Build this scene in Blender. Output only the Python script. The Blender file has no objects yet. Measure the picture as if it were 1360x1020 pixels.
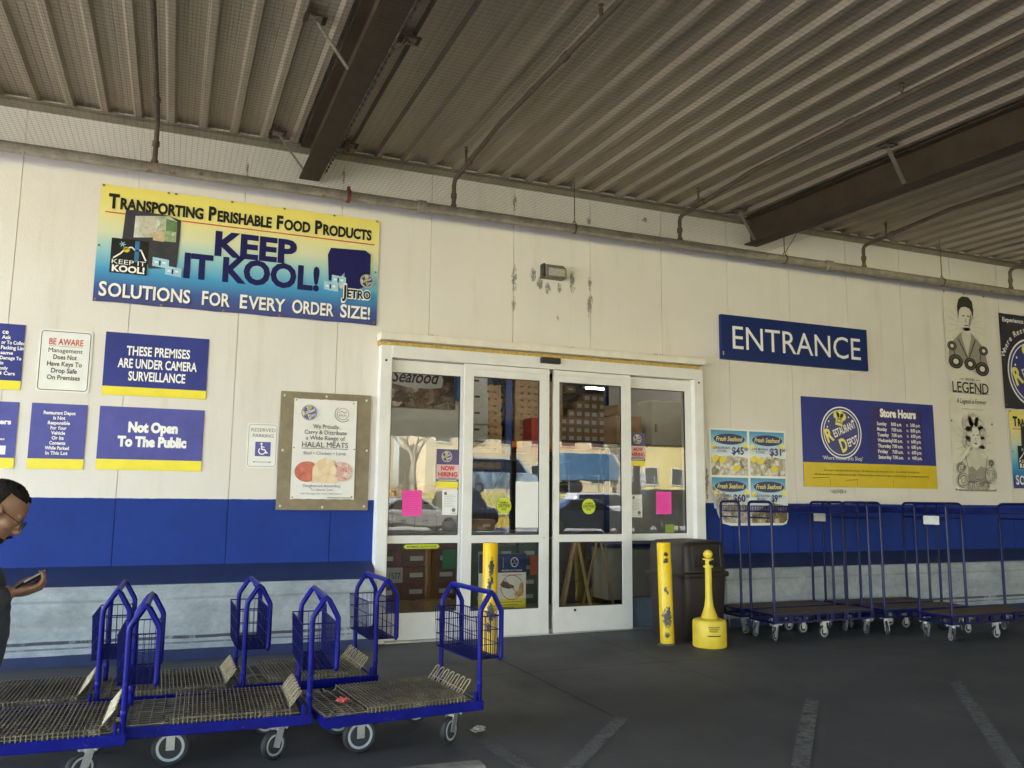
import bpy, bmesh, math, random
from mathutils import Vector, Matrix
random.seed(7)
R = math.radians
SC = bpy.context.scene
COL = SC.collection

# ------------------------------------------------------------------ camera
cam = bpy.data.objects.new('camera', bpy.data.cameras.new('camera'))
COL.objects.link(cam)
FW = Vector((0.37429105, 0.91749263, 0.13458633))
RT = Vector((0.92535637, -0.37896639, 0.01000297))
UP = Vector((-0.06018135, -0.1207963, 0.99085138))
cam.matrix_world = Matrix(((RT.x, UP.x, -FW.x, 0), (RT.y, UP.y, -FW.y, 0), (RT.z, UP.z, -FW.z, 1.5), (0, 0, 0, 1)))
cam.data.sensor_width = 36
cam.data.lens = 36 * 1104.586 / 1360
cam.data.clip_start = 0.05
cam.data.clip_end = 2000
SC.camera = cam

# ------------------------------------------------------------------ light
SUN_EL, SUN_AZ = R(42), R(-62)          # azimuth from +y towards +x
world = bpy.data.worlds.new('World')
SC.world = world
world.use_nodes = True
wn = world.node_tree
sky = wn.nodes.new('ShaderNodeTexSky')
sky.sky_type = 'NISHITA'
sky.sun_disc = False
sky.sun_elevation = SUN_EL
sky.sun_rotation = SUN_AZ
sky.air_density = 1.0
sky.dust_density = 1.5
wn.links.new(sky.outputs[0], wn.nodes['Background'].inputs[0])
wn.nodes['Background'].inputs[1].default_value = 0.13
sun = bpy.data.objects.new('sun', bpy.data.lights.new('sun', 'SUN'))
COL.objects.link(sun)
sd = Vector((math.sin(SUN_AZ) * math.cos(SUN_EL), math.cos(SUN_AZ) * math.cos(SUN_EL), math.sin(SUN_EL)))
sun.rotation_euler = sd.to_track_quat('Z', 'Y').to_euler()
sun.data.energy = 4.5
sun.data.angle = R(0.53)
sun.data.color = (1.0, 0.95, 0.89)
SC.view_settings.view_transform = 'Standard'
SC.view_settings.look = 'None'
SC.view_settings.exposure = 4.1
SC.view_settings.gamma = 1.0
try:
    SC.cycles.max_bounces = 10
    SC.cycles.diffuse_bounces = 6
    SC.cycles.glossy_bounces = 4
    SC.cycles.transparent_max_bounces = 16
    SC.cycles.use_denoising = True
    SC.cycles.sample_clamp_indirect = 8
except Exception:
    pass

# ------------------------------------------------------------------ materials
def S(r, g, b):
    f = lambda c: ((c / 255 + 0.055) / 1.055) ** 2.4 if c > 10 else c / 255 / 12.92
    return (f(r), f(g), f(b))
MATS = {}
def new_mat(name):
    m = bpy.data.materials.new(name)
    m.use_nodes = True
    return m, m.node_tree, m.node_tree.nodes['Principled BSDF']
def nd(t, typ, **kw):
    n = t.nodes.new(typ)
    for k, v in kw.items():
        setattr(n, k, v)
    return n
def math_n(t, op, a, b=None, c=None, clamp=False):
    n = nd(t, 'ShaderNodeMath', operation=op, use_clamp=clamp)
    for i, q in enumerate((a, b, c)):
        if q is None:
            continue
        if isinstance(q, (int, float)):
            n.inputs[i].default_value = q
        else:
            t.links.new(q, n.inputs[i])
    return n.outputs[0]
def mix_c(t, fac, a, b):
    n = nd(t, 'ShaderNodeMix', data_type='RGBA')
    for i, q in ((0, fac), (6, a), (7, b)):
        if isinstance(q, (int, float)):
            n.inputs[i].default_value = q
        elif isinstance(q, tuple):
            n.inputs[i].default_value = (*q[:3], 1)
        else:
            t.links.new(q, n.inputs[i])
    return n.outputs[2]
def noise(t, vec, scale, detail=4, rough=0.6, stretch=None):
    n = nd(t, 'ShaderNodeTexNoise')
    n.inputs['Scale'].default_value = scale
    n.inputs['Detail'].default_value = detail
    n.inputs['Roughness'].default_value = rough
    if stretch:
        mp = nd(t, 'ShaderNodeMapping')
        mp.inputs['Scale'].default_value = stretch
        t.links.new(vec, mp.inputs[0])
        vec = mp.outputs[0]
    t.links.new(vec, n.inputs['Vector'])
    return n.outputs[0]
def ramp(t, fac, stops, interp='LINEAR'):
    n = nd(t, 'ShaderNodeValToRGB')
    cr = n.color_ramp
    cr.interpolation = interp
    while len(cr.elements) < len(stops):
        cr.elements.new(0.5)
    for e, (p, c) in zip(cr.elements, stops):
        e.position = p
        e.color = (*c[:3], 1)
    t.links.new(fac, n.inputs[0])
    return n.outputs[0]
def smooth_step(t, x, lo, hi):
    n = nd(t, 'ShaderNodeMapRange', interpolation_type='SMOOTHSTEP')
    n.inputs[1].default_value = lo
    n.inputs[2].default_value = hi
    t.links.new(x, n.inputs[0])
    return n.outputs[0]
def objco(t):
    return nd(t, 'ShaderNodeTexCoord').outputs['Object']

def objco_r(t):
    a = nd(t, 'ShaderNodeVectorMath', operation='ADD')
    k = math_n(t, 'MULTIPLY', nd(t, 'ShaderNodeObjectInfo').outputs['Random'], 17.0)
    t.links.new(objco(t), a.inputs[0])
    t.links.new(k, a.inputs[1])
    return a.outputs[0]

def M(name, col=None, rough=0.5, metal=0.0, var=0.12, vs=6.0, bump=0.0, bs=60.0, spec=0.5, worn=None, worn_amt=0.5, worn_s=14, coat=0):
    """principled with soft mottling, optional worn patches of a second colour"""
    if name in MATS:
        return MATS[name]
    m, t, b = new_mat(name)
    co = objco_r(t)
    c = nd(t, 'ShaderNodeRGB').outputs[0]
    c.default_value = (*col, 1)
    if var:
        nz = noise(t, co, vs, 5, 0.65)
        dark = tuple(x * (1 - var) for x in col)
        lite = tuple(min(1, x * (1 + var)) for x in col)
        c = ramp(t, nz, [(0.3, dark), (0.7, lite)])
    if worn:
        w = noise(t, co, worn_s, 6, 0.7)
        k = smooth_step(t, w, worn_amt, worn_amt + 0.05)
        c = mix_c(t, k, c, worn)
    t.links.new(c, b.inputs['Base Color'])
    rn = noise(t, co, vs * 2.3, 4)
    r = nd(t, 'ShaderNodeMapRange')
    r.inputs[3].default_value = max(0.03, rough - 0.1)
    r.inputs[4].default_value = min(1, rough + 0.1)
    t.links.new(rn, r.inputs[0])
    t.links.new(r.outputs[0], b.inputs['Roughness'])
    b.inputs['Metallic'].default_value = metal
    b.inputs['Specular IOR Level'].default_value = spec
    if coat:
        b.inputs['Coat Weight'].default_value = coat
        b.inputs['Coat Roughness'].default_value = 0.08
    if bump:
        bn = nd(t, 'ShaderNodeBump')
        bn.inputs['Strength'].default_value = bump
        bn.inputs['Distance'].default_value = 0.01
        t.links.new(noise(t, co, bs, 4), bn.inputs['Height'])
        t.links.new(bn.outputs[0], b.inputs['Normal'])
    MATS[name] = m
    return m

def emit(name, col, st):
    if name in MATS:
        return MATS[name]
    m, t, b = new_mat(name)
    b.inputs['Base Color'].default_value = (*col, 1)
    b.inputs['Emission Color'].default_value = (*col, 1)
    b.inputs['Emission Strength'].default_value = st
    MATS[name] = m
    return m

def gradient_print(name, stops, axis=2, bump=0.15):
    """printed vertical gradient over the part's own box, lightly wrinkled vinyl"""
    m, t, b = new_mat(name)
    tc = nd(t, 'ShaderNodeTexCoord')
    sx = nd(t, 'ShaderNodeSeparateXYZ')
    t.links.new(tc.outputs['Generated'], sx.inputs[0])
    c = ramp(t, sx.outputs[axis], stops)
    t.links.new(c, b.inputs['Base Color'])
    b.inputs['Roughness'].default_value = 0.4
    bn = nd(t, 'ShaderNodeBump')
    bn.inputs['Strength'].default_value = bump
    bn.inputs['Distance'].default_value = 0.03
    t.links.new(noise(t, tc.outputs['Object'], 3.5, 3, 0.5, (1, 1, 0.35)), bn.inputs['Height'])
    t.links.new(bn.outputs[0], b.inputs['Normal'])
    return m

def picture_print(name, stops, scale=14, vor=True):
    """a printed photograph: soft patches of the given colours"""
    m, t, b = new_mat(name)
    co = objco(t)
    d = nd(t, 'ShaderNodeVectorMath', operation='ADD')
    nn = nd(t, 'ShaderNodeTexNoise')
    nn.inputs['Scale'].default_value = scale * 0.8
    nn.inputs['Detail'].default_value = 4
    t.links.new(co, nn.inputs['Vector'])
    sc = nd(t, 'ShaderNodeVectorMath', operation='SCALE')
    sc.inputs[3].default_value = 1.6 / scale
    t.links.new(nn.outputs[1], sc.inputs[0])
    t.links.new(co, d.inputs[0])
    t.links.new(sc.outputs[0], d.inputs[1])
    v = nd(t, 'ShaderNodeTexVoronoi')
    v.inputs['Scale'].default_value = scale
    t.links.new(d.outputs[0], v.inputs['Vector'])
    sp = nd(t, 'ShaderNodeSeparateColor')
    t.links.new(v.outputs['Color'], sp.inputs[0])
    f = math_n(t, 'ADD', math_n(t, 'MULTIPLY', sp.outputs[0], 0.6), math_n(t, 'MULTIPLY', noise(t, co, scale * 3, 5, 0.7), 0.5))
    c = ramp(t, f, stops)
    edge = smooth_step(t, v.outputs['Distance'], 0.3, 0.75)
    c = mix_c(t, math_n(t, 'MULTIPLY', edge, 0.5), c, stops[0][1])
    t.links.new(c, b.inputs['Base Color'])
    b.inputs['Roughness'].default_value = 0.35
    return m

BLUE_PAINT = (0.003, 0.006, 0.165)
WHITE = M('print_white', (0.86, 0.85, 0.83), 0.45, var=0.03)
BLACK = M('print_black', (0.014, 0.014, 0.015), 0.5, var=0.05, spec=.25)
GREYTXT = M('print_grey', (0.16, 0.16, 0.17), 0.5, var=0.05)
RED = M('print_red', (0.55, 0.05, 0.04), 0.45, var=0.05)
YELLOW = M('print_yellow', (0.78, 0.62, 0.03), 0.42, var=0.05)
LEMON = M('print_lemon', (0.80, 0.72, 0.16), 0.42, var=0.05)
SIGNBLUE = M('sign_blue', (0.030, 0.042, 0.235), 0.45, var=0.14, vs=3, spec=.25)
SIGNPURPLE = M('sign_faded_blue', (0.088, 0.092, 0.34), 0.55, var=0.14, vs=4, spec=.25)
NAVY = M('print_navy', (0.018, 0.022, 0.13), 0.4, var=0.08)
ENTBLUE = M('entrance_blue', (0.004, 0.020, 0.125), 0.4, var=0.08, spec=.25)
PALEBLUE = M('print_pale_blue', (0.35, 0.60, 0.75), 0.4, var=0.1)
MIDBLUE = M('print_mid_blue', (0.03, 0.16, 0.36), 0.4, var=0.1)
TAN = M('print_tan', (0.55, 0.42, 0.25), 0.5, var=0.2, vs=30)
DARKPRINT = M('print_charcoal', (0.028, 0.028, 0.04), 0.5, var=0.3, vs=8)
PINK = M('pink_paper', (0.90, 0.07, 0.42), 0.6, var=0.04)
PAPER = M('white_paper', (0.78, 0.78, 0.77), 0.6, var=0.05)
GREENP = M('print_green', (0.12, 0.22, 0.08), 0.5, var=0.2, vs=20)
BRASS = M('grommet_metal', (0.25, 0.2, 0.12), 0.4, 0.8)
CARTBLUE = M('cart_blue_paint', BLUE_PAINT, 0.34, var=0.30, vs=9, worn=(0.10, 0.085, 0.08), worn_amt=0.645, worn_s=34, spec=.18)
CARTWIRE = M('blue_wire', (0.002, 0.004, 0.085), 0.45, var=0.2, vs=20, spec=.15)
GALV = M('galvanised_wire', (0.34, 0.29, 0.18), 0.42, 0.35, var=0.35, vs=18)
DECKWIRE = M('deck_wire', (0.165, 0.142, 0.095), 0.5, 0.2, var=0.5, vs=11)
ZINC = M('zinc_plate', (0.55, 0.56, 0.58), 0.35, 0.85, var=0.2, vs=20)
WHEELGREY = M('wheel_grey', (0.38, 0.41, 0.44), 0.5, var=0.15, vs=25)
RUBBER = M('dark_rubber', (0.022, 0.022, 0.024), 0.7, var=0.3, vs=20)
ALU = M('door_aluminium', (0.72, 0.71, 0.69), 0.42, 0.0, var=0.06, vs=4)
ALUD = M('dark_gasket', (0.02, 0.02, 0.02), 0.6)
PIPE = M('pipe_grey', (0.30, 0.26, 0.205), 0.55, 0.2, var=0.3, vs=10, bump=0.2, bs=40, worn=(0.17, 0.11, 0.07), worn_amt=0.62, worn_s=9)
RUSTPIPE = M('rusty_pipe', (0.11, 0.075, 0.05), 0.7, 0.1, var=0.4, vs=16)
BEAM = M('beam_brown', (0.062, 0.041, 0.024), 0.65, 0.0, spec=.2, var=0.22, vs=4, bump=0.1)
BRACE = M('brace_steel', (0.22, 0.19, 0.15), 0.5, 0.4, var=0.25, vs=12)
ANGLE = M('angle_grey', (0.25, 0.215, 0.165), 0.55, 0.2, var=0.2, vs=5)
BOLLARD_NAMES = {}

def wall_material():
    m, t, b = new_mat('painted_wall_panels')
    geo = nd(t, 'ShaderNodeNewGeometry')
    pos = geo.outputs['Position']
    sp = nd(t, 'ShaderNodeSeparateXYZ')
    t.links.new(pos, sp.inputs[0])
    X, Z = sp.outputs[0], sp.outputs[2]
    n1 = noise(t, pos, 0.9, 5, 0.6)
    cream = ramp(t, n1, [(0.3, (0.695, 0.655, 0.605)), (0.7, (0.75, 0.71, 0.66))])
    # faint streaks of dirt running down
    n2 = noise(t, pos, 2.2, 6, 0.7, (2.5, 1, 0.22))
    cream = mix_c(t, math_n(t, 'MULTIPLY', smooth_step(t, n2, 0.52, 0.75), 0.20), cream, (0.42, 0.36, 0.26))
    cream = mix_c(t, math_n(t, 'MULTIPLY', smooth_step(t, noise(t, pos, 48, 4, 0.7), 0.70, 0.76), 0.30), cream, (0.30, 0.26, 0.19))
    fine = noise(t, pos, 34, 8, 0.8, (1, 1, 0.45))
    # rust and mould at the seams and under the wall lamp
    total = None
    spots = [(3.575, 4.02, .05, .22), (3.575, 3.72, .04, .12), (4.565, 3.80, .06, .22), (4.565, 4.05, .04, .12), (3.575, 4.95, .035, .16), (3.82, 4.10, .06, .12),
             (4.33, 4.08, .055, .22), (4.0, 3.95, .06, .10), (4.16, 3.96, .04, .10), (3.90, 4.0, .06, .12), (4.55, 4.85, .05, .06), (5.35, 4.98, .07, .05),
             (4.14, 3.60, .02, .05), (4.3, 3.24, .2, .045), (2.6, 3.24, .25, .05), (5.5, 3.25, .2, .04), (0.56, 4.85, .02, .16), (1.56, 4.95, .02, .16), (8.3, 1.62, .25, .05), (6.2, 1.7, .04, .3)]
    for (cx, cz, rx, rz) in spots:
        dx = math_n(t, 'DIVIDE', math_n(t, 'SUBTRACT', X, cx), rx)
        dz = math_n(t, 'DIVIDE', math_n(t, 'SUBTRACT', Z, cz), rz)
        d = math_n(t, 'ADD', math_n(t, 'MULTIPLY', dx, dx), math_n(t, 'MULTIPLY', dz, dz))
        k = math_n(t, 'SUBTRACT', 1.0, d, clamp=True)
        total = k if total is None else math_n(t, 'MAXIMUM', total, k)
    st = smooth_step(t, math_n(t, 'ADD', math_n(t, 'MULTIPLY', total, 0.28), fine), 0.64, 0.78)
    st = math_n(t, 'MULTIPLY', st, math_n(t, 'GREATER_THAN', total, 0.02))
    cream = mix_c(t, math_n(t, 'MULTIPLY', st, 0.75), cream, (0.10, 0.072, 0.045))
    blue = ramp(t, noise(t, pos, 2.0, 6, 0.7), [(0.3, (0.006, 0.029, 0.205)), (0.7, (0.009, 0.038, 0.255))])
    sc = smooth_step(t, noise(t, pos, 60, 4, 0.7), 0.68, 0.78)
    blue = mix_c(t, math_n(t, 'MULTIPLY', sc, 0.4), blue, (0.05, 0.09, 0.36))
    scf = smooth_step(t, noise(t, pos, 3.0, 8, 0.8, (0.6, 1, 3.0)), 0.60, 0.72)
    blue = mix_c(t, math_n(t, 'MULTIPLY', scf, 0.35), blue, (0.015, 0.025, 0.11))
    edge = math_n(t, 'ADD', Z, math_n(t, 'MULTIPLY', math_n(t, 'SUBTRACT', noise(t, pos, 12, 3), 0.5), 0.012))
    k = math_n(t, 'LESS_THAN', edge, 1.452)
    c = mix_c(t, k, cream, blue)
    t.links.new(c, b.inputs['Base Color'])
    b.inputs['Specular IOR Level'].default_value = 0.25
    b.inputs['Roughness'].default_value = 0.6
    bn = nd(t, 'ShaderNodeBump')
    bn.inputs['Strength'].default_value = 0.5
    bn.inputs['Distance'].default_value = 0.006
    t.links.new(noise(t, pos, 120, 3), bn.inputs['Height'])
    t.links.new(bn.outputs[0], b.inputs['Normal'])
    return m

def ledge_material():
    m, t, b = new_mat('concrete_ledge')
    geo = nd(t, 'ShaderNodeNewGeometry')
    pos = geo.outputs['Position']
    sp = nd(t, 'ShaderNodeSeparateXYZ')
    t.links.new(pos, sp.inputs[0])
    Z = sp.outputs[2]
    con = ramp(t, noise(t, pos, 2.3, 10, 0.78, (1, 1, 1.5)), [(0.28, (0.15, 0.178, 0.20)), (0.45, (0.265, 0.30, 0.33)), (0.58, (0.35, 0.388, 0.42)), (0.75, (0.50, 0.54, 0.57))])
    stain = noise(t, pos, 1.3, 6, 0.7, (0.5, 1, 3.5))
    con = mix_c(t, math_n(t, 'MULTIPLY', smooth_step(t, stain, 0.5, 0.7), 0.35), con, (0.22, 0.22, 0.20))
    # bump rub mark left by cart rails
    for zc, wd, am in ((0.205, 0.014, 0.95), (0.155, 0.008, 0.65), (0.55, 0.012, 0.25)):
        dz = math_n(t, 'ABSOLUTE', math_n(t, 'SUBTRACT', math_n(t, 'ADD', Z, math_n(t, 'MULTIPLY', noise(t, pos, 2.5, 3), 0.02)), zc + 0.01))
        k = math_n(t, 'MULTIPLY', math_n(t, 'LESS_THAN', dz, wd), smooth_step(t, noise(t, pos, 5, 5, 0.7, (1, 1, 0.3)), 0.33, 0.5))
        con = mix_c(t, math_n(t, 'MULTIPLY', k, am), con, (0.035, 0.04, 0.05))
    blue = ramp(t, noise(t, pos, 3.0, 6, 0.7), [(0.3, (0.010, 0.020, 0.075)), (0.7, (0.018, 0.034, 0.11))])
    edge = math_n(t, 'ADD', Z, math_n(t, 'MULTIPLY', math_n(t, 'SUBTRACT', noise(t, pos, 5, 3), 0.5), 0.012))
    k = math_n(t, 'MAXIMUM', math_n(t, 'LESS_THAN', edge, 0.098), math_n(t, 'GREATER_THAN', Z, 0.676))
    c = mix_c(t, k, con, blue)
    t.links.new(c, b.inputs['Base Color'])
    b.inputs['Roughness'].default_value = 0.6
    bn = nd(t, 'ShaderNodeBump')
    bn.inputs['Strength'].default_value = 0.4
    bn.inputs['Distance'].default_value = 0.006
    t.links.new(noise(t, pos, 35, 6), bn.inputs['Height'])
    t.links.new(bn.outputs[0], b.inputs['Normal'])
    return m

def floor_material():
    m, t, b = new_mat('worn_dark_concrete')
    geo = nd(t, 'ShaderNodeNewGeometry')
    pos = geo.outputs['Position']
    sp = nd(t, 'ShaderNodeSeparateXYZ')
    t.links.new(pos, sp.inputs[0])
    X, Y = sp.outputs[0], sp.outputs[1]
    a = noise(t, pos, 0.7, 8, 0.7)
    c = ramp(t, a, [(0.3, (0.058, 0.061, 0.066)), (0.55, (0.076, 0.078, 0.082)), (0.75, (0.102, 0.104, 0.105))])
    sp2 = noise(t, pos, 55, 6, 0.85)
    c = mix_c(t, math_n(t, 'MULTIPLY', smooth_step(t, sp2, 0.54, 0.72), 0.45), c, (0.19, 0.19, 0.185))
    c = mix_c(t, math_n(t, 'MULTIPLY', smooth_step(t, noise(t, pos, 42, 6, 0.85), 0.54, 0.70), 0.45), c, (0.035, 0.036, 0.038))
    oil = noise(t, pos, 2.1, 6, 0.65)
    c = mix_c(t, math_n(t, 'MULTIPLY', smooth_step(t, oil, 0.56, 0.72), 0.38), c, (0.040, 0.041, 0.043))
    gum = nd(t, 'ShaderNodeTexVoronoi')
    gum.inputs['Scale'].default_value = 2.6
    t.links.new(pos, gum.inputs['Vector'])
    c = mix_c(t, math_n(t, 'MULTIPLY', math_n(t, 'LESS_THAN', gum.outputs['Distance'], 0.045), 0.55), c, (0.03, 0.03, 0.03))
    gum2 = nd(t, 'ShaderNodeTexVoronoi')
    gum2.inputs['Scale'].default_value = 4.1
    t.links.new(pos, gum2.inputs['Vector'])
    c = mix_c(t, math_n(t, 'MULTIPLY', math_n(t, 'LESS_THAN', gum2.outputs['Distance'], 0.035), 0.4), c, (0.20, 0.195, 0.18))
    tyre = noise(t, pos, 1.1, 5, 0.6, (2.2, 0.35, 1))
    c = mix_c(t, math_n(t, 'MULTIPLY', smooth_step(t, tyre, 0.55, 0.66), 0.22), c, (0.045, 0.045, 0.047))
    # saw joints of the apron, slightly wandering
    wob = math_n(t, 'MULTIPLY', math_n(t, 'SUBTRACT', noise(t, pos, 3, 4), 0.5), 0.03)
    jy = math_n(t, 'LESS_THAN', math_n(t, 'ABSOLUTE', math_n(t, 'ADD', math_n(t, 'SUBTRACT', Y, 6.85), wob)), 0.009)
    jx = math_n(t, 'LESS_THAN', math_n(t, 'ABSOLUTE', math_n(t, 'ADD', math_n(t, 'SUBTRACT', X, 2.95), wob)), 0.011)
    jx2 = math_n(t, 'LESS_THAN', math_n(t, 'ABSOLUTE', math_n(t, 'ADD', math_n(t, 'SUBTRACT', X, 4.35), wob)), 0.007)
    jx = math_n(t, 'MULTIPLY', jx, math_n(t, 'GREATER_THAN', Y, 5.3))
    jx2 = math_n(t, 'MULTIPLY', jx2, math_n(t, 'GREATER_THAN', Y, 5.9))
    j = math_n(t, 'MAXIMUM', math_n(t, 'MAXIMUM', jy, jx), jx2)
    c = mix_c(t, math_n(t, 'MULTIPLY', j, 0.72), c, (0.014, 0.014, 0.014))
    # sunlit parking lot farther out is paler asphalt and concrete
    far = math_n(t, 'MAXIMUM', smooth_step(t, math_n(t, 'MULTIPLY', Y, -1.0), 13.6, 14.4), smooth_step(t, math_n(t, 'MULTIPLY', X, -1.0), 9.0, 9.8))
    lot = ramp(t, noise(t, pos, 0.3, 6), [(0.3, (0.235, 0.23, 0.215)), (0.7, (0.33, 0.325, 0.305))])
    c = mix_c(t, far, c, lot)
    t.links.new(c, b.inputs['Base Color'])
    r = nd(t, 'ShaderNodeMapRange')
    b.inputs['Specular IOR Level'].default_value = 0.3
    r.inputs[3].default_value = 0.5
    r.inputs[4].default_value = 0.85
    t.links.new(noise(t, pos, 1.5, 6), r.inputs[0])
    t.links.new(r.outputs[0], b.inputs['Roughness'])
    bn = nd(t, 'ShaderNodeBump')
    bn.inputs['Strength'].default_value = 0.35
    bn.inputs['Distance'].default_value = 0.006
    t.links.new(noise(t, pos, 70, 6), bn.inputs['Height'])
    t.links.new(bn.outputs[0], b.inputs['Normal'])
    return m

def deck_material():
    m, t, b = new_mat('dull_metal_roof_deck')
    geo = nd(t, 'ShaderNodeNewGeometry')
    pos = geo.outputs['Position']
    a = noise(t, pos, 1.1, 7, 0.65, (2.0, 0.35, 1))
    c = ramp(t, a, [(0.3, (0.315, 0.258, 0.190)), (0.7, (0.42, 0.348, 0.262))])
    d = noise(t, pos, 7, 6, 0.7)
    c = mix_c(t, math_n(t, 'MULTIPLY', smooth_step(t, d, 0.58, 0.75), 0.3), c, (0.12, 0.085, 0.05))
    t.links.new(c, b.inputs['Base Color'])
    ru = noise(t, pos, 2.6, 7, 0.75, (1.0, 0.25, 1))
    c = mix_c(t, math_n(t, 'MULTIPLY', smooth_step(t, ru, 0.60, 0.74), 0.45), c, (0.10, 0.055, 0.028))
    t.links.new(c, b.inputs['Base Color'])
    b.inputs['Roughness'].default_value = 0.5
    b.inputs['Metallic'].default_value = 0.25
    return m

def glass_material():
    m, t, b = new_mat('window_glass')
    out = t.nodes['Material Output']
    t.nodes.remove(b)
    tr = nd(t, 'ShaderNodeBsdfTransparent')
    tr.inputs[0].default_value = (0.86, 0.89, 0.87, 1)
    gl = nd(t, 'ShaderNodeBsdfGlossy')
    gl.inputs['Roughness'].default_value = 0.0
    fr = nd(t, 'ShaderNodeFresnel')
    fr.inputs[0].default_value = 1.70
    mx = nd(t, 'ShaderNodeMixShader')
    t.links.new(fr.outputs[0], mx.inputs[0])
    t.links.new(tr.outputs[0], mx.inputs[1])
    t.links.new(gl.outputs[0], mx.inputs[2])
    bn = nd(t, 'ShaderNodeBump')
    bn.inputs['Strength'].default_value = 0.02
    bn.inputs['Distance'].default_value = 0.02
    t.links.new(noise(t, objco(t), 1.7, 2), bn.inputs['Height'])
    t.links.new(bn.outputs[0], gl.inputs['Normal'])
    t.links.new(mx.outputs[0], out.inputs[0])
    return m

def line_paint_material():
    m, t, b = new_mat('faded_line_paint')
    geo = nd(t, 'ShaderNodeNewGeometry')
    pos = geo.outputs['Position']
    c = ramp(t, noise(t, pos, 3, 6, 0.7), [(0.3, (0.118, 0.120, 0.123)), (0.7, (0.160, 0.161, 0.162))])
    t.links.new(c, b.inputs['Base Color'])
    b.inputs['Roughness'].default_value = 0.8
    k = smooth_step(t, noise(t, pos, 14, 9, 0.8), 0.22, 0.62)
    t.links.new(k, b.inputs['Alpha'])
    return m

WALLM, LEDGEM, FLOORM, DECKM, GLASS, LINEM = wall_material(), ledge_material(), floor_material(), deck_material(), glass_material(), line_paint_material()

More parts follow.
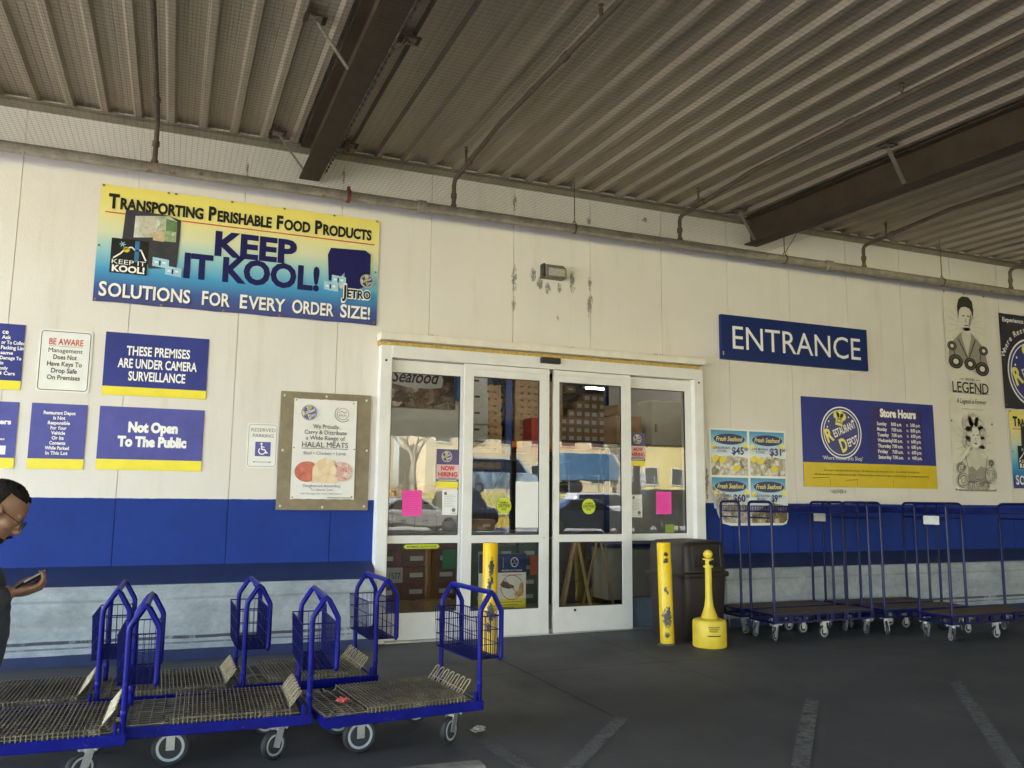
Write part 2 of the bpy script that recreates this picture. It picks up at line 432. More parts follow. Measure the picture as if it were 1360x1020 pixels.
# ------------------------------------------------------------------ mesh builder
class MB:
    def __init__(s):
        s.v, s.f, s.m, s.mats = [], [], [], []
        s.cur = 0
    def use(s, mat):
        if mat not in s.mats:
            s.mats.append(mat)
        s.cur = s.mats.index(mat)
        return s
    def add(s, vs, fs):
        o = len(s.v)
        s.v += [tuple(p) for p in vs]
        for f in fs:
            s.f.append(tuple(i + o for i in f))
            s.m.append(s.cur)
        return s
    def box(s, x0, x1, y0, y1, z0, z1):
        vs = [(x, y, z) for x in (x0, x1) for y in (y0, y1) for z in (z0, z1)]
        return s.add(vs, [(0, 1, 3, 2), (4, 6, 7, 5), (0, 4, 5, 1), (2, 3, 7, 6), (0, 2, 6, 4), (1, 5, 7, 3)])
    def bar(s, a, b, w, h, up=(0, 0, 1)):
        a, b = Vector(a), Vector(b)
        d = (b - a).normalized()
        up = Vector(up)
        sd = d.cross(up)
        if sd.length < 1e-5:
            sd = d.cross(Vector((1, 0, 0)))
        sd.normalize()
        u = sd.cross(d)
        vs = []
        for p in (a, b):
            for i, j in ((-1, -1), (1, -1), (1, 1), (-1, 1)):
                vs.append(p + sd * (i * w / 2) + u * (j * h / 2))
        return s.add(vs, [(3, 2, 1, 0), (4, 5, 6, 7), (0, 1, 5, 4), (1, 2, 6, 5), (2, 3, 7, 6), (3, 0, 4, 7)])
    def tube(s, pts, r, n=8, caps=True):
        pts = [Vector(p) for p in pts]
        rs = r if isinstance(r, (list, tuple)) else [r] * len(pts)
        k = len(pts)
        t0 = (pts[1] - pts[0]).normalized()
        ref = Vector((0, 0, 1)) if abs(t0.z) < 0.9 else Vector((0, 1, 0))
        u = t0.cross(ref).normalized()
        vs = []
        for i, p in enumerate(pts):
            if i == 0:
                t = t0
            elif i == k - 1:
                t = (pts[i] - pts[i - 1]).normalized()
            else:
                t = ((pts[i] - pts[i - 1]).normalized() + (pts[i + 1] - pts[i]).normalized())
                t = t.normalized() if t.length > 1e-6 else t0
            u = (u - t * u.dot(t))
            u = u.normalized() if u.length > 1e-6 else t.orthogonal().normalized()
            w = t.cross(u)
            for j in range(n):
                a = 2 * math.pi * (j + 0.5) / n
                vs.append(p + (u * math.cos(a) + w * math.sin(a)) * rs[i])
        fs = []
        for i in range(k - 1):
            for j in range(n):
                fs.append((i * n + j, i * n + (j + 1) % n, (i + 1) * n + (j + 1) % n, (i + 1) * n + j))
        if caps:
            fs.append(tuple(range(n - 1, -1, -1)))
            fs.append(tuple((k - 1) * n + j for j in range(n)))
        return s.add(vs, fs)
    def lathe(s, prof, c=(0, 0, 0), n=24, axis='z'):
        vs, fs = [], []
        k = len(prof)
        for (r, h) in prof:
            for j in range(n):
                a = 2 * math.pi * j / n
                x, y = r * math.cos(a), r * math.sin(a)
                p = (x, y, h) if axis == 'z' else ((h, x, y) if axis == 'x' else (y, h, x))
                vs.append((p[0] + c[0], p[1] + c[1], p[2] + c[2]))
        for i in range(k - 1):
            for j in range(n):
                fs.append((i * n + j, i * n + (j + 1) % n, (i + 1) * n + (j + 1) % n, (i + 1) * n + j))
        fs.append(tuple(range(n - 1, -1, -1)))
        fs.append(tuple((k - 1) * n + j for j in range(n)))
        return s.add(vs, fs)
    def ellipsoid(s, c, r, rot=None, nu=16, nv=10):
        vs, fs = [], []
        c = Vector(c)
        for i in range(nv + 1):
            ph = math.pi * i / nv
            for j in range(nu):
                th = 2 * math.pi * j / nu
                p = Vector((r[0] * math.sin(ph) * math.cos(th), r[1] * math.sin(ph) * math.sin(th), r[2] * math.cos(ph)))
                if rot:
                    p = rot @ p
                vs.append(c + p)
        for i in range(nv):
            for j in range(nu):
                fs.append((i * nu + j, (i + 1) * nu + j, (i + 1) * nu + (j + 1) % nu, i * nu + (j + 1) % nu))
        return s.add(vs, fs)
    def prism(s, pts, y0, y1):
        """polygon in x,z extruded along y"""
        n = len(pts)
        vs = [(x, y0, z) for x, z in pts] + [(x, y1, z) for x, z in pts]
        fs = [tuple(range(n)), tuple(range(2 * n - 1, n - 1, -1))]
        for i in range(n):
            j = (i + 1) % n
            fs.append((j, i, n + i, n + j))
        return s.add(vs, fs)
    def build(s, name, mat=None, parent=None, loc=None, smooth=False, bevel=0, seg=2, fix=True):
        me = bpy.data.meshes.new(name)
        me.from_pydata([tuple(p) for p in s.v], [], s.f)
        mats = s.mats if s.mats else [mat]
        for q in mats:
            me.materials.append(q)
        if len(mats) > 1:
            me.polygons.foreach_set('material_index', s.m)
        if fix:
            bm = bmesh.new()
            bm.from_mesh(me)
            bmesh.ops.recalc_face_normals(bm, faces=bm.faces)
            bm.to_mesh(me)
            bm.free()
        if smooth:
            me.polygons.foreach_set('use_smooth', [True] * len(me.polygons))
            me.set_sharp_from_angle(angle=R(40))
        me.update()
        o = bpy.data.objects.new(name, me)
        COL.objects.link(o)
        if parent:
            o.parent = parent
        if loc:
            o.location = loc
        if bevel:
            b = o.modifiers.new('edge', 'BEVEL')
            b.width = bevel
            b.segments = seg
            b.limit_method = 'ANGLE'
        return o

def tag(o, label, cat, group=None, kind=None):
    if label:
        o['label'] = label
    if cat:
        o['category'] = cat
    if group:
        o['group'] = group
    if kind:
        o['kind'] = kind
    return o
def thing(name, label, cat, loc=(0, 0, 0), rz=0, group=None):
    o = bpy.data.objects.new(name, None)
    o.empty_display_size = 0.1
    COL.objects.link(o)
    o.location = loc
    o.rotation_euler = (0, 0, rz)
    return tag(o, label, cat, group)
def dup(root, loc, rz=0, label=None):
    KIDS = {}
    for o in bpy.data.objects:
        if o.parent:
            KIDS.setdefault(o.parent, []).append(o)
    def cp(o, par):
        c = o.copy()
        COL.objects.link(c)
        if par:
            c.parent = par
        for k in KIDS.get(o, []):
            cp(k, c)
        return c
    r = cp(root, None)
    r.location = loc
    r.rotation_euler = (0, 0, rz)
    if label:
        r['label'] = label
    return r

# ------------------------------------------------------------------ lettering
_tc = {}
def glyphs(s, bold=0.0, shear=0.0):
    key = (s, bold, shear)
    if key in _tc:
        return _tc[key]
    cu = bpy.data.curves.new('lettering', 'FONT')
    cu.body = s
    cu.size = 1
    cu.resolution_u = 3
    cu.offset = bold
    cu.shear = shear
    cu.align_x = 'LEFT'
    o = bpy.data.objects.new('lettering', cu)
    COL.objects.link(o)
    dg = bpy.context.evaluated_depsgraph_get()
    me = bpy.data.meshes.new_from_object(o.evaluated_get(dg))
    vs = [(v.co.x, v.co.y) for v in me.vertices]
    fs = [tuple(p.vertices) for p in me.polygons]
    bpy.data.objects.remove(o)
    bpy.data.curves.remove(cu)
    bpy.data.meshes.remove(me)
    if not vs:
        vs = [(0, 0)]
    _tc[key] = (vs, fs)
    return _tc[key]
_H = glyphs('H')
CAP = max(y for x, y in _H[0]) - min(y for x, y in _H[0])

class Sheet:
    """flat printed thing: x right, z up, facing -y; each layer 1.2 mm in front of the one below"""
    def __init__(s, w, h, parent):
        s.w, s.h, s.parent = w, h, parent
        s.layer = 0
        s.kc = (0, 0, 1)
        s.parts = {}
        s.order = []
    def part(s, name):
        if name not in s.parts:
            s.parts[name] = MB()
            s.order.append(name)
        s.cur = s.parts[name]
        s.layer += 1
        return s
    def y(s):
        return -0.0012 * s.layer
    def flat(s, pts, mat):
        cx, cz, kk = s.kc
        pts = [(cx + (x - cx) * kk, cz + (z - cz) * kk) for x, z in pts]
        a = sum(pts[i][0] * pts[(i + 1) % len(pts)][1] - pts[(i + 1) % len(pts)][0] * pts[i][1] for i in range(len(pts)))
        if a < 0:
            pts = pts[::-1]
        s.cur.use(mat).add([(x, s.y(), z) for x, z in pts], [tuple(range(len(pts)))])
        return s
    def rect(s, x0, x1, z0, z1, mat):
        return s.flat([(x0, z0), (x1, z0), (x1, z1), (x0, z1)], mat)
    def oval(s, cx, cz, rx, rz, mat, n=28, rot=0):
        c, q = math.cos(rot), math.sin(rot)
        return s.flat([(cx + rx * math.cos(a) * c - rz * math.sin(a) * q, cz + rx * math.cos(a) * q + rz * math.sin(a) * c) for a in [2 * math.pi * i / n for i in range(n)]], mat)
    def ring(s, cx, cz, r, wd, mat, n=40, a0=0, a1=360, sq=1.0):
        vs, fs = [], []
        kx, kz, kk = s.kc
        cx, cz, r = kx + (cx - kx) * kk, kz + (cz - kz) * kk, r * kk
        full = a1 - a0 >= 360
        k = n if full else n + 1
        for i in range(k):
            a = R(a0 + (a1 - a0) * i / n)
            for q in (r - wd / 2, r + wd / 2):
                vs.append((cx + q * math.cos(a), s.y(), cz + sq * q * math.sin(a)))
        for i in range(n):
            j = (i + 1) % k
            fs.append((2 * i, 2 * i + 1, 2 * j + 1, 2 * j))
        s.cur.use(mat).add(vs, fs)
        return s
    def line(s, pts, wd, mat):
        for (a, b) in zip(pts[:-1], pts[1:]):
            dx, dz = b[0] - a[0], b[1] - a[1]
            L = math.hypot(dx, dz) or 1
            nx, nz = -dz / L * wd / 2, dx / L * wd / 2
            s.flat([(a[0] + nx, a[1] + nz), (a[0] - nx, a[1] - nz), (b[0] - nx, b[1] - nz), (b[0] + nx, b[1] + nz)], mat)
        return s
    def frame(s, x0, x1, z0, z1, wd, mat):
        s.rect(x0, x1, z0, z0 + wd, mat)
        s.rect(x0, x1, z1 - wd, z1, mat)
        s.rect(x0, x0 + wd, z0 + wd, z1 - wd, mat)
        return s.rect(x1 - wd, x1, z0 + wd, z1 - wd, mat)
    def text(s, txt, x, z, cap, mat, width=None, align='c', bold=0.0, shear=0.0, rot=0.0, xs=1.0):
        """baseline z, cap height, optional total width; returns the width"""
        vs, fs = glyphs(txt, bold, shear)
        k = cap / CAP
        x0, x1 = min(v[0] for v in vs), max(v[0] for v in vs)
        w = (x1 - x0) * k
        kx = k * xs if width is None else k * width / max(w, 1e-6)
        w = (x1 - x0) * kx
        ox = {'c': -w / 2, 'l': 0, 'r': -w}[align]
        c, q = math.cos(rot), math.sin(rot)
        out = []
        for vx, vy in vs:
            a, b = ox + (vx - x0) * kx, vy * k
            out.append((x + a * c - b * q, s.y(), z + a * q + b * c))
        s.cur.use(mat).add(out, [f for f in fs])
        return w
    def caps(s, txt, x0, z, cap, small, mat, width, bold=0.02):
        """small capitals: first letter of each word full height"""
        pieces = []
        for wd in txt.split(' '):
            pieces.append((wd[0], cap))
            if len(wd) > 1:
                pieces.append((wd[1:].upper(), small))
            pieces.append((None, cap))
        pieces.pop()
        def wid(p, c):
            if p is None:
                return c * 0.42
            vs, _ = glyphs(p, bold)
            return (max(v[0] for v in vs) - min(v[0] for v in vs)) * c / CAP + c * 0.10
        tot = sum(wid(p, c) for p, c in pieces)
        k = width / tot
        x = x0
        for p, c in pieces:
            w = wid(p, c) * k
            if p:
                s.text(p, x, z, c, mat, width=w - c * 0.10 * k, align='l', bold=bold)
            x += w
    def finish(s, bump=None):
        for n in s.order:
            mb = s.parts[n]
            if mb.f:
                mb.build(n, None, s.parent, fix=False)

def logo(s, cx, cz, r, ring_col=WHITE, field=NAVY, sq=1.0):
    """round store badge: chef's hat, two slanted words with big yellow initials"""
    s.part('logo')
    s.oval(cx, cz, r, r * sq, field, 40)
    s.part('logo')
    s.ring(cx, cz, r, r * 0.05, ring_col, sq=sq)
    s.ring(cx, cz, r * 0.88, r * 0.035, ring_col, sq=sq)
    s.part('logo')
    # hat
    hx, hz = cx - r * 0.08, cz + r * 0.52
    t = 0.18
    def rr(px, pz):
        return (hx + (px * math.cos(t) + pz * math.sin(t)) * r, hz + (-px * math.sin(t) + pz * math.cos(t)) * r)
    s.flat([rr(-.17, -.25), rr(.17, -.25), rr(.17, .0), rr(-.17, .0)], LEMON)
    for ax, az, ar in ((-.17, .13, .15), (.17, .13, .15), (0, .2, .17)):
        s.oval(*rr(ax, az), ar * r, ar * r, LEMON, 16)
    s.part('logo')
    s.line([rr(-.15, -.13), rr(.15, -.13)], r * 0.035, field)
    for a in (-.08, .08):
        s.line([rr(a, -.08), rr(a, .1)], r * 0.03, field)
    for ax, az in ((-.62, .42), (-.7, .2), (.38, .62), (.56, .5)):
        s.oval(cx + ax * r, cz + az * r, .035 * r, .035 * r, ring_col, 8)
    a = R(22)
    def at(px, pz):
        return cx + (px * math.cos(a) - pz * math.sin(a)) * r, cz + (px * math.sin(a) + pz * math.cos(a)) * r
    x, z = at(-.80, -.12)
    s.text('R', x, z, .50 * r, LEMON, width=.36 * r, align='l', bold=.035, rot=a)
    x, z = at(-.40, -.06)
    s.text('ESTAURANT', x, z, .29 * r, ring_col, width=1.18 * r, align='l', bold=.02, rot=a)
    x, z = at(-.28, -.72)
    s.text('D', x, z, .50 * r, LEMON, width=.34 * r, align='l', bold=.035, rot=a)
    x, z = at(.11, -.64)
    s.text('EPOT', x, z, .29 * r, ring_col, width=.56 * r, align='l', bold=.02, rot=a)

def board(name, label, cat, x0, z0, w, h, y, mat, thick=0.004, rx=0, group=None, edge=None, bevel=0):
    t = thing(name, label, cat, (x0, y, z0), 0, group)
    mb = MB().box(0, w, 0, thick, 0, h)
    mb.build('panel', mat, t, bevel=bevel)
    return t, Sheet(w, h, t)
WY = 8.73            # wall face

# ================================================================== ground
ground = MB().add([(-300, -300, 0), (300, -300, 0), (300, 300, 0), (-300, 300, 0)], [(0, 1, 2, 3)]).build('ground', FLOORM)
tag(ground, None, None, None, 'structure')
def paint_line(a, b, w=0.10):
    a, b = Vector((*a, .004)), Vector((*b, .004))
    d = (b - a).normalized()
    n = Vector((-d.y, d.x, 0)) * w / 2
    o = MB().add([a + n, a - n, b - n, b + n], [(0, 1, 2, 3)]).build('parking_line', LINEM)
    tag(o, None, None, 'faded parking lines on the ground', 'structure')
paint_line((2.98, 5.24), (0.9, 3.05))
paint_line((4.60, 5.20), (2.4, 2.93))
paint_line((6.23, 5.32), (3.4, 2.3))
paint_line((1.90, 5.10), (1.955, 4.2))
# pale patched apron line at the doors
# ================================================================== store building
bld = thing('store_building', 'cream panelled warehouse wall with blue lower band and automatic glass doors', 'building', (0, 0, 0))
def wall_strip(x0, x1, z0, z1, name='wall'):
    mb = MB()
    pts = [(x0, WY)]
    k = math.ceil((x0 - 0.55) / 1.005)
    while 0.55 + 1.005 * k < x1 - 0.02:
        s = 0.55 + 1.005 * k
        if s > x0 + 0.02:
            pts += [(s - .004, WY), (s - .003, WY + .012), (s + .003, WY + .012), (s + .004, WY)]
        k += 1
    pts += [(x1, WY), (x1, WY + .2), (x0, WY + .2)]
    n = len(pts)
    vs = [(x, y, z0) for x, y in pts] + [(x, y, z1) for x, y in pts]
    fs = [(i, (i + 1) % n, n + (i + 1) % n, n + i) for i in range(n)]
    mb.add(vs, fs)
    mb.add([(x0, WY, z0), (x1, WY, z0), (x1, WY + .2, z0), (x0, WY + .2, z0)], [(0, 1, 2, 3)])
    return mb.build(name, WALLM, bld)
wall_strip(-14, 2.03, 0, 6.4)
wall_strip(6.07, 28, 0, 6.4)
wall_strip(2.03, 6.07, 3.12, 6.4)
for x0, x1 in ((-14, 1.985), (6.2, 28)):
    mb = MB()
    prof = [(8.38, 0.0), (8.38, 0.655), (8.40, 0.680), (8.728, 0.825), (8.728, 0.0)]
    n = len(prof)
    mb.add([(x0, y, z) for y, z in prof] + [(x1, y, z) for y, z in prof], [(i, (i + 1) % n, n + (i + 1) % n, n + i) for i in range(n)] + [tuple(range(n)), tuple(range(2 * n - 1, n - 1, -1))])
    mb.build('ledge', LEDGEM, bld)
# door surround
mb = MB().use(ALU)
mb.box(2.005, 2.125, 8.60, 8.90, 0, 3.095)
mb.box(5.948, 6.078, 8.60, 8.90, 0, 3.095)
mb.box(2.125, 5.948, 8.585, 8.90, 2.962, 3.095)
mb.build('entrance_frame', None, bld, bevel=.004)
CAULK = M('yellowed_caulk', (0.50, 0.36, 0.10), 0.7, var=0.4, vs=30)
MB().box(1.99, 6.065, 8.64, 8.728, 3.098, 3.142).build('caulk_strip', CAULK, bld)
LIP = M('cream_trim', (0.74, 0.69, 0.60), 0.5, var=0.08, vs=8, worn=(0.35, 0.22, 0.07), worn_amt=0.68, worn_s=18)
lip = MB()
lip.prism([(1.98, 3.145), (6.075, 3.145), (6.075, 3.225), (1.98, 3.225)], 8.53, 8.728)
lip.build('door_trim', LIP, bld, bevel=.006)
mb = MB()
mb.box(3.845, 4.085, 8.525, 8.584, 3.02, 3.088)
mb.build('motion_sensor', ALUD, bld, bevel=.01)
for x in (2.06, 6.015):
    MB().lathe([(0.001, 0), (.013, 0), (.013, .004), (.001, .004)], (x, 8.596, 2.93), 12, 'y').build('screw_cover', ALUD, bld)

def door_panel(name, x0, x1, y, gx0, gx1, lowmat=ALU, ztop=2.958, zb=0.012, bot=0.287):
    t = .045
    mb = MB().use(ALU)
    mb.box(x0, gx0, y, y + t, zb, ztop)
    mb.box(gx1, x1, y, y + t, zb, ztop)
    mb.box(gx0, gx1, y + .001, y + t - .001, 2.822, ztop - .002)
    mb.box(gx0, gx1, y + .001, y + t - .001, 1.003, 1.085)
    if lowmat is ALU:
        mb.box(gx0, gx1, y + .001, y + t - .001, zb + .001, bot)
    mb.use(ALUD)
    g = .008
    for z0, z1 in ((bot, 1.003), (1.085, 2.822)):
        mb.box(gx0, gx0 + g, y + .012, y + .03, z0, z1)
        mb.box(gx1 - g, gx1, y + .012, y + .03, z0, z1)
        mb.box(gx0 + g, gx1 - g, y + .012, y + .03, z0, z0 + g)
        mb.box(gx0 + g, gx1 - g, y + .012, y + .03, z1 - g, z1)
    d = mb.build(name, None, bld)
    if lowmat is not ALU:
        MB().box(gx0, gx1, y + .004, y + t - .002, zb + .001, bot).build('kick_plate', lowmat, d)
    for z0, z1 in ((bot, 1.003), (1.085, 2.822)):
        ym = y + .021
        MB().add([(gx0 + g, ym, z0 + g), (gx1 - g, ym, z0 + g), (gx1 - g, ym, z1 - g), (gx0 + g, ym, z1 - g)], [(0, 1, 2, 3)]).build('pane', GLASS, d, fix=False)
    return d
door_panel('side_window', 2.127, 2.972, 8.68, 2.150, 2.928)
KICK = M('shaded_kick', (0.10, 0.13, 0.17), 0.5, var=0.15)  # bottom panel's shade is put into this dark grey-blue
door_panel('side_window', 5.010, 5.946, 8.68, 5.085, 5.862, lowmat=KICK, bot=.345)
d1 = door_panel('sliding_door', 2.950, 3.975, 8.605, 3.055, 3.857)
d2 = door_panel('sliding_door', 4.035, 5.045, 8.605, 4.102, 4.918)
MB().box(2.950, 3.975, 8.595, 8.606, 2.90, 2.93).build('track_cover', ALU, d1)
MB().box(4.035, 5.045, 8.595, 8.606, 2.90, 2.93).build('track_cover', ALU, d2)
for d, x in ((d1, 3.915), (d2, 4.3)):
    MB().lathe([(0.001, 0), (.014, 0), (.016, .005), (.001, .008)], (x, 8.597, 1.05 if d is d1 else .25), 12, 'y').build('lock', ALUD if d is d2 else ZINC, d)
# threshold plate
MB().box(2.13, 5.94, 8.58, 8.90, 0.001, 0.010).build('threshold', ZINC, bld)
MB().box(20.0, 20.3, -4.0, 8.729, 0, 6.0).build('light_blocking_wall', M('blocker_blue_grey', (.10, .11, .15), .7, var=.1, vs=1), bld)  # unseen wall added to block light and darken this end of the front
# building body behind: roof, side and rear walls, inner faces
INW = M('inner_white_wall', (0.42, 0.41, 0.365), 0.7, var=0.06, vs=2)
INC = M('inner_dark_ceiling', (0.035, 0.033, 0.03), 0.8, var=0.2, vs=2)
MB().box(-14, 28, 8.93, 30, 6.2, 6.4).build('roof', INC, bld)
MB().box(-14, -13.8, 8.93, 30, 0, 6.2).build('inner_wall', INW, bld)
MB().box(27.8, 28, 8.93, 30, 0, 6.2).build('inner_wall', INW, bld)
MB().box(-13.8, 27.8, 29.8, 30, 0, 6.2).build('inner_wall', M('inner_grey_wall', (0.12, 0.11, 0.10), .8), bld)
INFL = M('store_floor', (0.13, 0.12, 0.10), 0.45, var=0.15, vs=1.2)
MB().add([(-13, 8.91, .006), (27, 8.91, .006), (27, 29.7, .006), (-13, 29.7, .006)], [(0, 1, 2, 3)]).build('inner_floor', INFL, bld)
# partition at the window side inside
MB().box(0.6, 4.35, 12.45, 12.6, 0, 6.0).build('partition', INW, bld)
MB().box(7.45, 7.6, 9.2, 13.5, 0, 6.0).build('partition', INW, bld)

# ================================================================== canopy
TS = math.tan(R(2.1))
def zr(y, z0=5.245):
    return z0 - (WY - y) * TS
can = thing('canopy', 'long metal roof canopy with ribbed deck and brown steel beams over the entrance', 'canopy', (0, 0, 0))
px = []
k0 = math.floor((-9.5 - 2.53) / 0.3027)
xs = [2.53 + 0.3027 * k for k in range(k0, 90)]
for c in xs:
    px += [(c - .050, 0), (c - .026, -.045), (c + .026, -.045), (c + .050, 0)]
    for q in (.118, .182):
        px += [(c + q - .009, 0), (c + q - .004, .0035), (c + q + .004, .0035), (c + q + .009, 0)]
n = len(px)
YE = -14.0
mb = MB()
mb.add([(x, 8.75, zr(8.75) + z) for x, z in px] + [(x, YE, zr(YE) + z) for x, z in px], [(i, i + 1, n + i + 1, n + i) for i in range(n - 1)])
mb.build('roof_deck', DECKM, can, fix=False)
mb = MB()
mb.box(-9.5, 28, 8.655, 8.728, 5.185, 5.197)
mb.box(-9.5, 28, 8.716, 8.728, 5.12, 5.185)
mb.build('edge_angle', ANGLE, can)
def ibeam(xc):
    mb = MB()
    y0, y1 = YE, 8.70
    for (a, b, c, d) in ((-.105, .105, -.415, -.398), (-.006, .006, -.398, -.062), (-.105, .105, -.062, -.047)):
        vs = []
        for y in (y0, y1):
            z = zr(y)
            vs += [(xc + a, y, z + c), (xc + b, y, z + c), (xc + b, y, z + d), (xc + a, y, z + d)]
        mb.add(vs, [(0, 1, 2, 3), (7, 6, 5, 4), (0, 4, 5, 1), (1, 5, 6, 2), (2, 6, 7, 3), (3, 7, 4, 0)])
    return mb.build('beam', BEAM, can)
BX = (-4.58, 1.187, 6.95, 12.72, 18.5)
for xb in BX:
    ibeam(xb)
    MB().box(xb - .10, xb + .10, YE + .2, YE + .4, 0, zr(YE) - .42).build('column', BEAM, can)
    if xb > 14:
        continue
    for yb in ((8.45, 6.05, 3.65) if -1 < xb < 8 else (8.45, 6.05)):
        for sg in (-1, 1):
            mb = MB()
            top = Vector((xb + sg * .37, yb, zr(yb) - .055))
            bot = Vector((xb + sg * .07, yb + (.08 if sg < 0 else -.05), zr(yb) - .385))
            mb.bar(top, bot, .006, .05, (0, 1, 0))
            mb.bar(top + Vector((0, 0, -.01)), top + Vector((0, 0, .0)), .10, .10, (0, 1, 0))
            mb.lathe([(.001, -.012), (.012, -.012), (.012, 0), (.001, 0)], top + Vector((0, 0, -.012)), 8)
            o = mb.build('brace', BRACE, can)
            pl = MB().box(top.x - .085, top.x + .085, top.y - .06, top.y + .06, top.z, top.z + .012)
            pl.build('brace_plate', BEAM, can)
mb = MB()
mb.box(-9.5, 28, YE - .08, YE, zr(YE) - .62, zr(YE) + .18)
mb.build('fascia', BEAM, can)

# ================================================================== sprinkler pipe
spr = thing('sprinkler_pipe', 'old grey fire sprinkler main running along the wall top with branch lines', 'pipe', (0, 0, 0))
PY, PZ = 8.40, 4.605
mb = MB().tube([(-13, PY, PZ), (28, PY, PZ)], .052, 14)
for xc in (-7.4, -1.9, 2.35, 7.98, 13.5):
    mb.lathe([(.052, -.05), (.068, -.045), (.068, .045), (.052, .05)], (xc, PY, PZ), 14, 'x')
mb.build('main_pipe', PIPE, spr, smooth=True)
REDC = M('red_primer', (0.16, 0.03, 0.02), 0.6, var=0.3, vs=20)
mb = MB().lathe([(.054, -.018), (.072, -.018), (.072, .018), (.054, .018)], (1.556, PY, PZ), 14, 'x')
mb.box(1.54, 1.572, PY - .015, PY + .015, PZ + .06, PZ + .10)
mb.build('red_clamp', REDC, spr)
for xb in (-.315, 2.712, 5.642, 8.60, 11.46, 14.4):
    br = MB()
    zt = 5.09 if xb < 0 else 4.955
    pts = [(xb, PY, PZ + .05), (xb, PY, zt - .05), (xb, PY - .02, zt - .015), (xb, PY - .06, zt)]
    y1, z1 = 7.0, zr(7.0, 5.09)
    pts += [(xb, y1, z1), (xb, -9, zr(-9, 5.09))]
    r = .024
    br.tube(pts, r, 10)
    for p in (pts[0], (xb, PY, (PZ + zt) / 2)):
        br.lathe([(r, -.03), (.034, -.025), (.034, .025), (r, .03)], p, 10)
    br.lathe([(r, -.03), (.034, -.025), (.034, .025), (r, .03)], (xb, 7.9, zt + (z1 - zt) * (.5 / 1.4)), 10, 'y')
    br.lathe([(r, -.05), (.034, -.04), (.034, .04), (r, .05)], (xb, 5.6, zr(5.6, 5.09)), 10, 'y')
    b = br.build('branch_pipe', RUSTPIPE, spr, smooth=True)
    for yh in (8.0, 5.0, 2.0):
        zp = (zt + (z1 - zt) * ((8.34 - yh) / 1.34)) if yh > 7 else zr(yh, 5.09)
        h = MB()
        zt2 = zr(yh) - .02
        h.tube([(xb, yh, zp), (xb, yh, zt2 - .05)], .013, 8)
        h.lathe([(.018, -.03), (.018, .0), (.009, .012), (.009, .03), (.022, .032), (.022, .036)], (xb, yh, zt2 - .05), 8)
        h.build('sprinkler_head', RUSTPIPE, b, smooth=True)
for xh in (-3.2, 4.194, 7.246, 10.05, 13.1):
    h = MB()
    h.tube([(xh, PY, PZ + .10), (xh, PY, zr(PY) - .01)], .006, 6)
    h.tube([(xh, PY, PZ + .10), (xh - .035, PY, PZ + .04), (xh - .058, PY, PZ)], .006, 6)
    h.tube([(xh, PY, PZ + .10), (xh + .035, PY, PZ + .04), (xh + .058, PY, PZ)], .006, 6)
    h.lathe([(.053, -.012), (.059, -.012), (.059, .012), (.053, .012)], (xh, PY, PZ), 14, 'x')
    if abs(xh - 7.246) < .01:
        h.tube([(xh + .02, PY, PZ + .10), (xh + .42, 8.55, 5.15)], .005, 6)
    h.build('hanger_rod', RUSTPIPE, spr)

# ================================================================== bird net
net = thing('bird_net', 'fine dark bird netting stretched under the canopy deck', 'net', (0, 0, 0))
NETM = M('net_cord', (0.055, 0.048, 0.036), 0.8, var=0.1)
def znet(y):
    return 4.60 - (PY - y) * TS - .02
mb = MB()
w = .0008
a0, a1, b0, b1 = -7.0, 6.75, 1.2, 8.40
y = b0
while y < b1:
    z = znet(y)
    mb.add([(a0, y - w, z), (a1, y - w, z), (a1, y + w, z), (a0, y + w, z)], [(0, 1, 2, 3)])
    mb.add([(a0, y, z - w), (a1, y, z - w), (a1, y, z + w), (a0, y, z + w)], [(0, 1, 2, 3)])
    y += .048
x = a0
while x < a1:
    z0, z1 = znet(b0), znet(b1)
    mb.add([(x - w, b0, z0), (x + w, b0, z0), (x + w, b1, z1), (x - w, b1, z1)], [(0, 1, 2, 3)])
    mb.add([(x, b0, z0 - w), (x, b0, z0 + w), (x, b1, z1 + w), (x, b1, z1 - w)], [(0, 1, 2, 3)])
    x += .048
NET = mb.build('net_mesh', NETM, net, fix=False)
NET['kind'] = 'stuff'
mb = MB()
y = 1.4
while y < 8.35:
    mb.ellipsoid((1.305, y, zr(y) - .425), (.014, .022, .016), nu=6, nv=4)
    y += .115
mb.tube([(1.305, 1.3, zr(1.3) - .42), (1.305, 8.4, zr(8.4) - .42)], .006, 6)
mb.build('edge_cord', M('black_cord', (.012, .012, .012), .7), net)

# ================================================================== wall lamp
wl = thing('wall_lamp', 'small rusty floodlight box fixed high on the wall above the doors', 'lamp', (3.905, 8.73, 4.055))
wl.scale = (.84, .84, .84)
LAMPG = M('rusty_lamp_grey', (0.22, 0.20, 0.17), 0.5, 0.3, var=0.35, vs=25, worn=(.13, .07, .035), worn_amt=.58, worn_s=30)
mb = MB()
prof = [(0, 0.0), (0, .205), (-.07, .205), (-.17, .13), (-.17, .01), (-.10, 0)]
n = len(prof)
mb.add([(0.03, y, z) for y, z in prof] + [(.335, y, z) for y, z in prof], [(i, (i + 1) % n, n + (i + 1) % n, n + i) for i in range(n)] + [tuple(range(n)), tuple(range(2 * n - 1, n - 1, -1))])
mb.build('housing', LAMPG, wl, bevel=.008)
MB().add([(.06, -.1725, .02), (.305, -.1725, .02), (.305, -.1725, .125), (.06, -.1725, .125)], [(0, 1, 2, 3)]).build('lens', M('lamp_lens', (.42, .40, .35), .2, var=.15, vs=20), wl, fix=False)
MB().box(0, .03, -.12, -.002, .005, .20).build('end_cap', M('lamp_black', (.03, .028, .025), .5), wl, bevel=.004)

